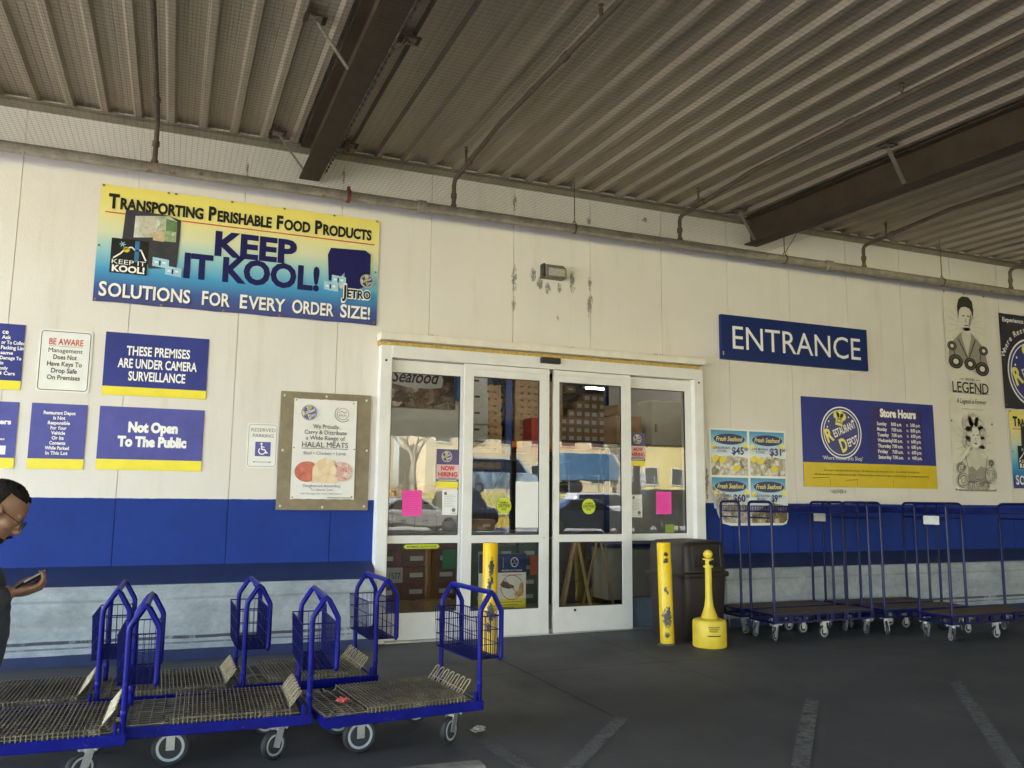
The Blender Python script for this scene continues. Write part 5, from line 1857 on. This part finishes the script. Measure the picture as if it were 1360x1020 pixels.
# jacket
j = MB()
for z, cx, rx, ry in ((.86, .02, .150, .190), (.95, .035, .162, .198), (1.05, .035, .158, .195), (1.15, .02, .145, .190), (1.24, .005, .120, .180)):
    j.ellipsoid((cx, 0, z), (rx, ry, .085), nu=24, nv=12)
j.tube([(.01, 0, .82), (.025, 0, .90), (.035, 0, 1.0), (.02, 0, 1.15), (.0, 0, 1.26)], [.160, .162, .160, .145, .11], 24)
for sg in (-1, 1):
    sh, el, wr = ARMS[sg]
    w2 = el.lerp(wr, .86)
    limb(j, [(0, sg * .09, 1.27), sh, sh.lerp(el, .5), el, el.lerp(wr, .5), w2], [.085, .082, .072, .066, .056, .046])
    j.ellipsoid(w2, (.045, .045, .045), nu=12, nv=8)
limb(j, [(-.02, 0, 1.27), (.015, 0, 1.335)], [.095, .078])
organic(j, 'jacket', JACK, man, .010, 6)
tr = MB()
for sg in (-1, 1):
    limb(tr, [(0, sg * .085, .90), (.0, sg * .09, .75), (.03, sg * .10, .49), (-.01, sg * .11, .10)], [.115, .108, .078, .070])
tr.ellipsoid((0, 0, .88), (.135, .165, .11))
organic(tr, 'trousers', TROU, man, .011, 6)
for sg in (-1, 1):
    sh = MB()
    sh.ellipsoid((.055, sg * .115, .05), (.135, .050, .048), nu=18, nv=10)
    sh.v = [(x, y, max(z, .004)) for x, y, z in sh.v]
    sh.build('shoe', SHOE, man, smooth=True)
def shell(mb, c, r, keep, seed, jit=.0015):
    rnd = random.Random(seed)
    t_ = MB()
    t_.ellipsoid((0, 0, 0), r, None, 44, 30)
    vs = t_.v
    fs = [f for f in t_.f if all(keep(*vs[i]) for i in f)]
    vs = [c + HROT @ (Vector(v) * (1 + rnd.uniform(-jit, jit) / .09)) for v in vs]
    mb.add(vs, fs)
h = MB()
shell(h, hp(-.007, 0, .026), (.1005, .0785, .0955), lambda x, y, z: z > -.075 and (z > .050 + .12 * max(0, x - .02) or (x < .004 and z > -.075) or (x < -.035)), 1, .004)
o = h.build('hair', HAIR, man, smooth=True)
q = o.modifiers.new('thick', 'SOLIDIFY')
q.thickness = .006
q.offset = -1
bd = MB()
shell(bd, hp(.029, 0, -.056), (.0705, .0625, .0745), lambda x, y, z: z < -.012 and x > -.03 and not (abs(y) < .02 and x > .05 and -.022 < z < -.002), 2)
bd.tube([hp(.098, -.022, -.060), hp(.106, 0, -.052), hp(.098, .022, -.060)], [.004, .006, .004], 8)
o = bd.build('beard', HAIR, man, smooth=True)
q = o.modifiers.new('thick', 'SOLIDIFY')
q.thickness = .004
q.offset = -1
g = MB()
for sg in (-1, 1):
    pts = [hp(.108 + .004 * math.cos(a), sg * (.034 + .024 * math.cos(a)), .004 + .018 * math.sin(a)) for a in [2 * math.pi * i / 16 for i in range(17)]]
    g.tube(pts, .0016, 6, False)
    g.tube([hp(.106, sg * .058, .010), hp(.05, sg * .078, .012), hp(-.01, sg * .083, .012)], .0018, 6)
g.tube([hp(.110, -.012, .008), hp(.114, 0, .012), hp(.110, .012, .008)], .0016, 6)
g.build('glasses', BLACK, man)
# phone, held in both hands
ph = thing('phone', 'slim dark phone with bright screen edge held by the man', 'phone', (-.735 + .256, 3.83 - .058, 1.161), R(24))
_L = Vector((.60, .70, .36)).normalized()
_X = _L.cross(Vector((-.50, .16, .86))).normalized()
_N = _X.cross(_L)
ph.rotation_euler = Matrix((_X, _L, _N)).transposed().to_euler()
MB().box(-.034, .034, -.060, .060, -.004, .004).build('case', BLACK, ph, bevel=.003)
MB().add([(-.031, -.056, .0046), (.031, -.056, .0046), (.031, .056, .0046), (-.031, .056, .0046)], [(0, 1, 2, 3)]).build('screen', emit('phone_screen', (.75, .85, 1), .012), ph, fix=False)
MB().box(-.0357, -.0342, -.05, .05, -.003, .0035).box(.0342, .0357, -.05, .05, -.003, .0035).build('edge_trim', M('silver_trim', (.7, .7, .72), .3, .6), ph)

# ================================================================== inside the store
CARD = M('carton_brown', (.27, .16, .075), .75, var=.15, vs=10)
REDCARD = M('carton_red_brown', (.13, .045, .025), .6, var=.25, vs=8)
GREYCARD = M('carton_grey', (.30, .29, .255), .7, var=.15, vs=10)
GREENCARD = M('carton_green_grey', (.07, .11, .075), .7, var=.2, vs=10)
WOOD = M('pallet_wood', (.30, .19, .09), .8, var=.3, vs=14)
LABELW = M('carton_label', (.45, .44, .40), .6, var=.2, vs=40)
def carton(label, w, d, h, mat, group, lab):
    t = thing('carton', label, 'carton', (0, 0, 0), 0, group)
    MB().box(0, w, 0, d, 0, h).build('box', mat, t, bevel=.004)
    s = MB()
    if lab == 'band':
        s.box(w * .28, w * .72, -.002, 0, h * .35, h * .62)
    elif lab == 'tag':
        s.box(w * .2, w * .8, -.002, 0, h * .25, h * .72)
    elif lab == 'slot':
        s.use(BLACK).box(w * .38, w * .62, -.002, 0, h * .62, h * .74)
    s.build('label', LABELW, t)
    return t
def stack(first, x0, y0, z0, w, d, h, nx, nz, gap=.006, jit=.012, skip=lambda i, k: False, placed=[]):
    n = 0
    for k in range(nz):
        for i in range(nx):
            if skip(i, k):
                continue
            loc = (x0 + i * (w + gap) + random.uniform(-jit, jit) * .5, y0 + random.uniform(-jit, jit) * 2, z0 + k * (h + .002))
            if n == 0:
                first.location = loc
            else:
                dup(first, loc, random.uniform(-.02, .02))
            n += 1
def pallet(label, x, y, z, w=1.2, d=1.0, group='wooden pallets in the store'):
    t = thing('wooden_pallet', label, 'pallet', (x, y, z), 0, group)
    mb = MB()
    for i in range(7):
        mb.box(i * (w - .1) / 6, i * (w - .1) / 6 + .1, 0, d, .105, .125)
    mb.build('top_board', WOOD, t)
    mb = MB()
    for yy in (0, d / 2 - .04, d - .08):
        mb.box(0, w, yy, yy + .08, .022, .104)
        mb.box(0, w, yy, yy + .08, 0, .020)
    mb.build('stringer', WOOD, t)
    return t
pallet('wooden pallet under the red brown cartons', 2.50, 10.9, .01, 1.30, .8)
stack(carton('red brown printed carton stacked on the pallet behind the fixed glass', .41, .5, .215, REDCARD, 'red brown cartons on the pallet', 'band'), 2.50, 10.95, .137, .41, .5, .215, 3, 4)
stack(carton('grey carton with a hand slot stacked over the red brown ones', .30, .45, .235, GREYCARD, 'grey cartons over the red brown ones', 'slot'), 2.48, 10.98, 1.01, .30, .45, .235, 4, 2, skip=lambda i, k: k == 1 and i in (0, 3))
stack(carton('green grey carton stacked behind the sliding door', .34, .45, .20, GREENCARD, 'green grey cartons behind the slider', 'band'), 3.95, 11.1, .01, .34, .45, .20, 3, 5, skip=lambda i, k: k == 4 and i == 1)
t = thing('price_card', 'grey price card leaning on the red brown cartons', 'price card', (2.62, 10.60, .40))
MB().box(0, .22, 0, .004, 0, .19).build('panel', M('price_grey', (.36, .36, .34), .6), t)
s = Sheet(.22, .19, t)
s.part('lettering').text('1577', .115, .05, .075, BLACK, width=.15)
s.finish()
t = thing('price_card', 'green price card hanging in front of the red brown cartons', 'price card', (3.40, 10.7, .55))
MB().box(0, .20, 0, .004, 0, .25).build('panel', M('card_green', (.02, .18, .06), .5), t)
# hanging seafood banner on the partition
t = thing('seafood_banner', 'dark photo banner lettered seafood in black script on the inside wall', 'banner', (2.72, 12.43, 2.86))
w, h = 1.39, .60
MB().box(0, w, 0, .01, 0, h).build('panel', picture_print('seafood_photo', [(.25, (.02, .013, .01)), (.45, (.10, .05, .03)), (.58, (.30, .20, .14)), (.7, (.06, .03, .02)), (.82, (.5, .42, .34))], 7), t)
s = Sheet(w, h, t)
s.part('halo').flat([(.30, .50), (.34, .36), (.60, .31), (.95, .30), (1.16, .33), (1.18, .46), (1.10, .59), (.45, .595)], M('halo_grey', (.42, .40, .36), .6))
s.part('lettering').text('Seafood', .74, .385, .19, BLACK, width=.78, shear=.35, bold=.02)
s.finish()
t = thing('wall_box', 'blue box mounted at the end of the inside wall', 'box', (4.09, 12.30, 3.0))
MB().box(0, .13, 0, .14, 0, .42).build('case', M('box_blue', (.02, .10, .30), .5), t, bevel=.01)
# storage rack
RACKB = M('rack_blue', (.015, .04, .17), .45, var=.15)
RACKO = M('rack_orange', (.50, .15, .02), .5, var=.15)
t = thing('storage_rack', 'tall blue upright storage rack with orange beams behind the sliding doors', 'rack', (5.66, 14.0, 0))
for x in (0, 2.6, 5.2):
    for y in (0, 1.0):
        mb = MB().box(x - .06, x + .06, y, y + .08, 0, 5.2)
        mb.build('upright', RACKB, t)
    mb = MB()
    for i in range(8):
        a, c = (.08, 1.0) if i % 2 else (1.0, .08)
        mb.bar((x, a, .3 + i * .6), (x, c, .9 + i * .6), .03, .03)
    mb.build('brace', RACKB, t)
for z in (2.40, 4.3):
    for x in (0, 2.6):
        for y in (.0, 1.0):
            MB().box(x + .061, x + 2.539, y + .01, y + .05, z, z + .11).build('beam', RACKO, t)
p0 = pallet('grey wooden pallet lying in a high stack on the storage rack', 5.80, 14.05, 2.515, .95, .9, 'pallets piled on the rack')
for i in range(1, 9):
    dup(p0, (5.80 + random.uniform(-.01, .02), 14.05, 2.515 + i * .128))
p1 = pallet('wooden pallet lying in a stack against the blue rack upright', 4.60, 14.1, 2.0, .95, .9, 'pallets piled by the upright')
for i in range(1, 12):
    dup(p1, (4.60 + random.uniform(-.02, .02), 14.1, 2.0 + i * .128))
stack(carton('grey shrink wrapped carton high beside the blue rack upright', .40, .4, .28, GREYCARD, 'grey cartons beside the rack', 'slot'), 4.62, 13.4, 2.45, .40, .4, .28, 1, 4)
stack(carton('red carton standing on the storage rack', .26, .4, .33, M('carton_red', (.32, .03, .02), .5, var=.1), 'red cartons on the rack', 'none'), 5.93, 13.6, 2.25, .26, .4, .33, 1, 2)
MB()
t = thing('display_table', 'dark display table carrying the tall grey and red cartons', 'table', (4.4, 13.35, 0))
MB().box(0, 2.2, 0, .6, 2.12, 2.24).build('top', M('dark_table', (.03, .028, .025), .6), t)
for x in (.05, 2.1):
    MB().box(x, x + .07, .05, .55, 0, 2.12).build('leg', M('dark_table', None), t)
stack(carton('brown carton with white label in the tall stack under the store lamps', .20, .4, .195, CARD, 'labelled cartons in the tall stack', 'tag'), 8.55, 17.9, 2.82, .20, .4, .195, 8, 6, skip=lambda i, k: k > 2 + i)
stack(carton('large plain brown carton on top beside the labelled stack', .52, .6, .62, CARD, 'large plain cartons', 'none'), 9.95, 17.2, 2.82, .52, .6, .62, 1, 2)
t = thing('storage_rack', 'dark storage rack carrying the labelled brown cartons', 'rack', (8.4, 17.8, 0))
for x in (0, 2.3):
    MB().box(x, x + .1, 0, .1, 0, 4.4).build('upright', RACKB, t)
MB().box(-.1, 2.5, -.65, .9, 2.66, 2.80).build('beam', M('rack_dark', (.03, .03, .035), .5), t)
# cabinet, carton and counter at the far pane
t = thing('wall_cabinet', 'pale beige cabinet hanging behind the fixed glass', 'cabinet', (6.72, 10.85, 2.30))
MB().box(0, .66, 0, .4, 0, .68).build('case', M('cabinet_beige', (.46, .43, .34), .6, var=.05), t, bevel=.01)
MB().box(.06, .09, -.02, 0, .2, .32).build('handle', M('handle_tan', (.3, .25, .15), .5), t)
stack(carton('plain brown carton on the shelf beside the pale cabinet', .44, .4, .42, CARD, 'plain cartons beside the cabinet', 'none'), 6.20, 11.0, 2.32, .44, .4, .42, 1, 1)
t = thing('wall_shelf', 'dark shelf carrying the plain brown carton beside the pale cabinet', 'shelf', (6.15, 10.9, 2.27))
MB().box(0, .55, 0, .55, 0, .04).build('board', M('dark_table', None), t)
MB().box(0, .03, .5, .55, -2.2, 0).build('leg', M('dark_table', None), t)
t = thing('service_counter', 'white service counter with a dark blue top inside', 'counter', (5.75, 10.45, 0))
MB().box(0, 1.6, .03, .6, .09, .80).build('front_panel', M('counter_white', (.42, .42, .39), .5, var=.05), t)
MB().box(-.03, 1.63, 0, .63, .80, .86).build('top', M('counter_blue', (.02, .03, .12), .4), t, bevel=.006)
MB().box(.03, 1.57, .08, .58, 0, .09).build('plinth', BLACK, t)
OAK = M('pale_oak', (.40, .27, .13), .6, var=.2, vs=12)
t = thing('display_easel', 'wooden easel with splayed legs behind the sliding door', 'easel', (4.9, 9.8, 0))
for a, b_ in (((0.005, 0, .99), (-.185, 0, .0)), ((.03, 0, .99), (.245, 0, .0)), ((.02, .05, 1.0), (.02, .5, .0))):
    MB().bar(a, b_, .035, .022, (0, 1, 0)).build('leg', OAK, t)
MB().box(-.25, .35, -.03, -.012, .95, 1.0).build('rest', OAK, t)
MB().box(-.30, .42, .0, .012, 1.0, 1.5).build('board', M('easel_board', (.05, .05, .055), .5), t)
t = thing('display_easel', 'second wooden leg stand half hidden beyond the easel', 'easel', (5.33, 9.95, 0))
for a, b_ in (((0, 0, 1.02), (.235, 0, .0)), ((.01, .04, 1.02), (-.05, .4, .0))):
    MB().bar(a, b_, .03, .022, (0, 1, 0)).build('leg', OAK, t)
MB().box(-.12, .25, -.03, -.015, 1.0, 1.04).build('rest', OAK, t)
t = thing('price_card', 'orange card standing by the dark cartons behind the door edge', 'price card', (4.62, 10.6, .45))
MB().box(0, .22, 0, .004, 0, .26).build('panel', M('card_orange', (.42, .08, .02), .5), t)
stack(carton('dark brown carton on the floor behind the easel', .36, .4, .30, M('carton_dark', (.06, .04, .025), .7, var=.3), 'dark cartons behind the easel', 'none'), 5.0, 10.9, .01, .36, .4, .30, 2, 3)
for i, (x, y, z, r_) in enumerate(((2.55, 11.0, 1.49, .2), (3.1, 11.1, 1.49, -.3), (4.05, 11.15, 1.02, .25), (4.5, 11.2, .82, -.2), (6.25, 11.05, 2.75, .3), (8.7, 17.9, 4.02, .2))):
    k_ = carton(('open brown carton thrown on the grey cartons', 'tilted brown carton at the end of the grey cartons', 'brown carton on the green grey stack', 'small brown carton low on the green grey stack', 'brown carton crooked on the shelf carton', 'brown carton crooked on the labelled stack')[i], .30, .28, .16, CARD, None, 'band')
    k_.location = (x, y, z)
    k_.rotation_euler = (0, 0, r_)
# lit strip lamps
LAMP = emit('lamp_glow', (1.0, .96, .86), 7.0)
li = 0
for x, y in ((3.0, 10.6), (6.6, 10.4), (5.3, 12.6), (9.6, 15.0), (10.1, 19.0), (11.4, 21.0), (7.0, 17.0), (0.0, 10.6)):
    t = thing('ceiling_lamp', 'lit strip lamp under the dark store ceiling', 'lamp', (x, y, 4.55 if y < 18 else 4.3), 0, 'strip lamps in the store')
    MB().box(-.42, .42, -.10, .10, .03, .09).build('housing', INC, t)
    MB().box(-.26, .26, -.06, .06, 0, .03).build('diffuser', LAMP, t)
    MB().tube([(-.5, 0, .09), (-.5, 0, 6.15 - t.location.z)], .006, 5).build('hanger', BLACK, t)

# ================================================================== across the car park (seen in the door glass)
def car(label, x, y, rz, L, H, col, kind='sedan'):
    t = thing('parked_car', label, 'car', (x, y, 0), rz, 'cars parked beyond the canopy')
    pm = M('car_' + label.split()[0], col, .25, .3, var=.05, coat=.6)
    W = 1.78
    if kind == 'sedan':
        low = [(-L/2, .35), (-L/2 + .02, .72), (-L/2 + .25, .88), (-.95, .95), (1.0, .95), (L/2 - .35, .86), (L/2 - .02, .70), (L/2, .35), (L/2 - .3, .22), (-L/2 + .3, .22)]
        cab = [(-1.55, .93), (-.85, H), (.45, H), (1.15, .93)]
    elif kind == 'suv':
        low = [(-L/2, .4), (-L/2, 1.0), (-L/2 + .1, 1.08), (1.1, 1.08), (L/2 - .2, 1.0), (L/2, .8), (L/2, .4), (L/2 - .3, .28), (-L/2 + .3, .28)]
        cab = [(-L/2 + .08, 1.06), (-L/2 + .35, H), (.35, H), (1.15, 1.06)]
    else:
        low = [(-L/2, .4), (-L/2, 1.2), (-L/2 + .05, 1.25), (L/2 - .9, 1.25), (L/2 - .1, 1.0), (L/2, .8), (L/2, .4), (L/2 - .3, .28), (-L/2 + .3, .28)]
        cab = [(-L/2 + .03, 1.23), (-L/2 + .12, H), (L/2 - 1.5, H), (L/2 - .85, 1.23)]
    MB().prism(low, -W / 2, W / 2).build('body', pm, t, bevel=.09, seg=4, smooth=True)
    mb = MB()
    n = len(cab)
    z0, z1 = cab[0][1], cab[1][1]
    vs = []
    for sg in (-1, 1):
        for cx, cz in cab:
            vs.append((cx, sg * (W / 2 - .06 - (.18 if cz == z1 else 0)), cz))
    mb.add(vs, [(0, 1, 2, 3), (7, 6, 5, 4)] + [(i, (i + 1) % n, n + (i + 1) % n, n + i) for i in range(n)])
    mb.build('cabin', pm, t, bevel=.05, seg=3, smooth=True)
    gm = M('car_glass', (.015, .018, .02), .05, var=0)
    for sg in (-1, 1):
        yb, yt = sg * (W / 2 - .052), sg * (W / 2 - .205)
        f = lambda a, b_: cab[0][0] + a * (cab[3][0] - cab[0][0])
        x0, x1, x2, x3 = cab[0][0] + .25, cab[1][0] + .12, cab[2][0] - .08, cab[3][0] - .25
        mb = MB().add([(x0, yb, z0 + .04), (x3, yb, z0 + .04), (x2, yt, z1 - .07), (x1, yt, z1 - .07)], [(0, 1, 2, 3)])
        mb.build('window', gm, t)
    for cx in (-L/2 + .78, L/2 - .82):
        for sg in (-1, 1):
            q = MB().lathe([(.001, -.1), (.30, -.11), (.33, -.08), (.33, .08), (.30, .11), (.001, .1)], (0, 0, 0), 24, 'y').build('wheel', RUBBER, t, smooth=True)
            q.location = (cx, sg * (W / 2 - .10), .33)
            q2 = MB().lathe([(.001, -.125), (.2, -.12), (.21, -.10), (.21, .10), (.2, .12), (.001, .125)], (0, 0, 0), 20, 'y').build('hubcap', ZINC, t, smooth=True)
            q2.location = q.location
    return t
car('blue grey sedan parked beyond the canopy edge', 17.0, -15.9, R(4), 4.6, 1.42, (.17, .23, .38))
car('white suv parked behind the sedan', 20.6, -20.3, R(2), 4.7, 1.72, (.7, .7, .7), 'suv')
car('navy van parked beside the sedan', 22.4, -16.0, R(3), 4.8, 1.9, (.012, .018, .06), 'van')
car('pale blue van parked on the grass bank', 18.4, -29.5, R(2), 4.9, 2.1, (.40, .52, .62), 'van').location.z = 1.68
car('silver sedan parked out in the sun', 9.5, -17.2, R(-3), 4.5, 1.42, (.5, .5, .5))
car('dark suv parked in the sunny lot', 12.6, -19.5, R(90), 4.6, 1.75, (.03, .03, .03), 'suv')
t = thing('box_truck', 'blue box truck parked on top of the grass bank', 'truck', (24.6, -30.5, 1.68), R(3))
MB().box(-1.9, 2.2, -1.15, 1.15, .9, 2.55).build('cargo_box', M('truck_blue', (.07, .15, .26), .4, var=.15, vs=2), t, bevel=.04)
MB().prism([(2.25, .5), (2.25, 2.3), (3.2, 2.3), (3.75, 1.45), (3.95, 1.3), (3.95, .5)], -1.05, 1.05).build('cab', M('truck_white', (.65, .65, .65), .4), t, bevel=.06)
for cx in (-1.1, 3.1):
    for sg in (-1, 1):
        q = MB().lathe([(.001, -.13), (.42, -.13), (.45, -.09), (.45, .09), (.42, .13), (.001, .13)], (0, 0, 0), 24, 'y').build('wheel', RUBBER, t, smooth=True)
        q.location = (cx, sg * .95, .45)
KERB = M('yellow_kerb', (.55, .42, .06), .7, var=.2)
t = thing('low_wall', 'low yellow painted wall along the foot of the grass bank', 'wall', (0, -22.4, 0))
MB().box(-10, 45, -.15, .15, 0, .6).build('block', KERB, t)
MB().box(-10, 45, -.2, .2, .6, .7).build('coping', M('pale_coping', (.5, .48, .42), .8), t)
GRASS = M('dry_grass', (.34, .31, .09), .9, var=.3, vs=2)
mb = MB()
pr = [(-22.5, -.5), (-22.5, .5), (-27.5, 1.7), (-60, 1.7), (-60, -.5)]
mb.add([(-60, y, z) for y, z in pr] + [(90, y, z) for y, z in pr], [(i, (i + 1) % 5, 5 + (i + 1) % 5, 5 + i) for i in range(5)] + [(0, 1, 2, 3, 4), (9, 8, 7, 6, 5)])
o = mb.build('grass_bank', GRASS)
tag(o, None, None, None, 'structure')
t = thing('wire_fence', 'low wire fence of thin posts along the top of the bank', 'fence', (0, -27.6, 1.68))
for i in range(24):
    MB().box(-6 + i * 2, -5.95 + i * 2, -.025, .025, 0, 1.2).build('fence_post', ZINC, t)
for z in (.1, .6, 1.15):
    MB().bar((-6, 0, z), (40, 0, z), .02, .02).build('rail', ZINC, t)
def shrub(label, x, y, z, r, mat, seed):
    rnd = random.Random(seed)
    t = thing('shrub', label, 'shrub', (x, y, z), 0, 'shrubs on the grass bank')
    mb = MB()
    for _ in range(700):
        d = Vector((rnd.gauss(0, 1), rnd.gauss(0, 1), rnd.gauss(0, 1))).normalized() * r * rnd.uniform(.35, 1)
        d.z = abs(d.z) * .8
        a = Vector((rnd.gauss(0, 1), rnd.gauss(0, 1), rnd.gauss(0, 1))).normalized()
        b_ = a.orthogonal().normalized()
        L = rnd.uniform(.05, .12)
        mb.add([d - a * L, d + b_ * L * .4, d + a * L, d - b_ * L * .4], [(0, 1, 2, 3)])
    mb.build('foliage', mat, t, fix=False)
    st = MB()
    for _ in range(9):
        a = rnd.uniform(0, 6.28)
        st.tube([(0, 0, 0), (math.cos(a) * r * .6, math.sin(a) * r * .6, r * .6)], [.03, .01], 5)
    st.build('stem', M('shrub_stem', (.2, .15, .09), .9), t)
DRY = M('dry_leaves', (.30, .20, .09), .8, var=.4, vs=4)
OLIVE = M('olive_leaves', (.10, .11, .04), .8, var=.4, vs=4)
for i, (x, y, z, r, m_) in enumerate(((8.2, -24.2, 1.0, 1.0, DRY), (11.0, -24.6, 1.1, 1.2, DRY), (13.8, -24.0, 1.0, .9, DRY), (21.4, -24.5, 1.0, .8, OLIVE), (26.5, -25.0, 1.2, 1.1, OLIVE), (30.2, -24.4, 1.0, 1.0, DRY))):
    shrub(('dry brown shrub at the start of the bank', 'large dry brown shrub below the spreading tree', 'dry shrub beside the bare tree on the bank', 'small olive shrub behind the parked cars', 'olive shrub below the cream building', 'dry shrub below the yellow building')[i], x, y, z, r, m_, 40 + i)
FAC = M('facade_cream', (.58, .50, .34), .8, var=.1, vs=1)
WIN = M('facade_glass', (.03, .035, .04), .1, var=0)
def house(label, x, w, h, y, mat, nwin, floors):
    t = thing('street_building', label, 'building', (x, y, 1.68))
    MB().box(0, w, -8, 0, 0, h).build('wall', mat, t)
    MB().box(-.2, w + .2, -8.2, .25, h, h + .35).build('roof', M('roof_grey', (.16, .14, .12), .8), t)
    for f in range(floors):
        for i in range(nwin):
            x0 = (i + .25) * w / nwin
            wz = .9 + f * 3.0
            o = MB().box(x0, x0 + w / nwin * .5, .01, .06, wz, wz + 1.5).build('window', M('frame_white', (.6, .6, .58), .6), t)
            MB().add([(x0 + .08, .065, wz + .08), (x0 + w / nwin * .5 - .08, .065, wz + .08), (x0 + w / nwin * .5 - .08, .065, wz + 1.42), (x0 + .08, .065, wz + 1.42)], [(0, 1, 2, 3)]).build('pane', WIN, o)
house('cream two storey building facing the lot', 18, 16, 6.2, -44, FAC, 6, 2)
house('pale yellow one storey building beyond the low wall', 36, 18, 4.6, -43, M('facade_yellow', (.62, .52, .22), .8, var=.1, vs=1), 7, 1)
house('tan building behind the bare trees', 2, 14, 5.4, -46, M('facade_tan', (.40, .32, .20), .8, var=.1, vs=1), 5, 1)
BARK = M('pale_bark', (.28, .24, .18), .9, var=.3, vs=8)
def bare_tree(label, x, y, hh, seed):
    rnd = random.Random(seed)
    t = thing('bare_tree', label, 'tree', (x, y, 1.65), 0, 'bare trees beyond the lot')
    tk = MB()
    tw = MB()
    def grow(mb, p, d, ln, r, lv):
        q = p + d * ln * .5 + Vector((rnd.uniform(-.08, .08), rnd.uniform(-.08, .08), 0)) * ln
        e = q + (d + Vector((rnd.uniform(-.2, .2), rnd.uniform(-.2, .2), .05))).normalized() * ln * .5
        mb.tube([p, q, e], [r, r * .85, r * .65], 6 if lv < 2 else 4, False)
        if lv >= 5:
            return
        for _ in range(3 if lv < 4 else 2):
            a = rnd.uniform(0, 6.28)
            sp = rnd.uniform(.35, .8)
            nd_ = (d + Vector((math.cos(a), math.sin(a), rnd.uniform(-.1, .35))) * sp).normalized()
            grow(tw, e if rnd.random() < .6 else q, nd_, ln * rnd.uniform(.62, .82), r * .58, lv + 1)
    grow(tk, Vector((0, 0, 0)), Vector((0, 0, 1)), hh * .26, hh * .034, 0)
    tk.build('trunk', BARK, t)
    tw.build('crown', BARK, t)
for i, (x, y, hh) in enumerate(((9.3, -27.6, 6.0), (12.6, -27.8, 6.5), (15.4, -27.9, 6), (25.5, -27.8, 6.5), (31.5, -29, 8), (38, -31, 8))):
    bare_tree(('bare tree with pale bark behind the low wall', 'bare spreading tree in the dry grass', 'bare tree in front of the tan building', 'bare tree before the cream building', 'bare tree by the pale yellow building', 'bare tree at the far end of the verge')[i], x, y, hh, 20 + i)
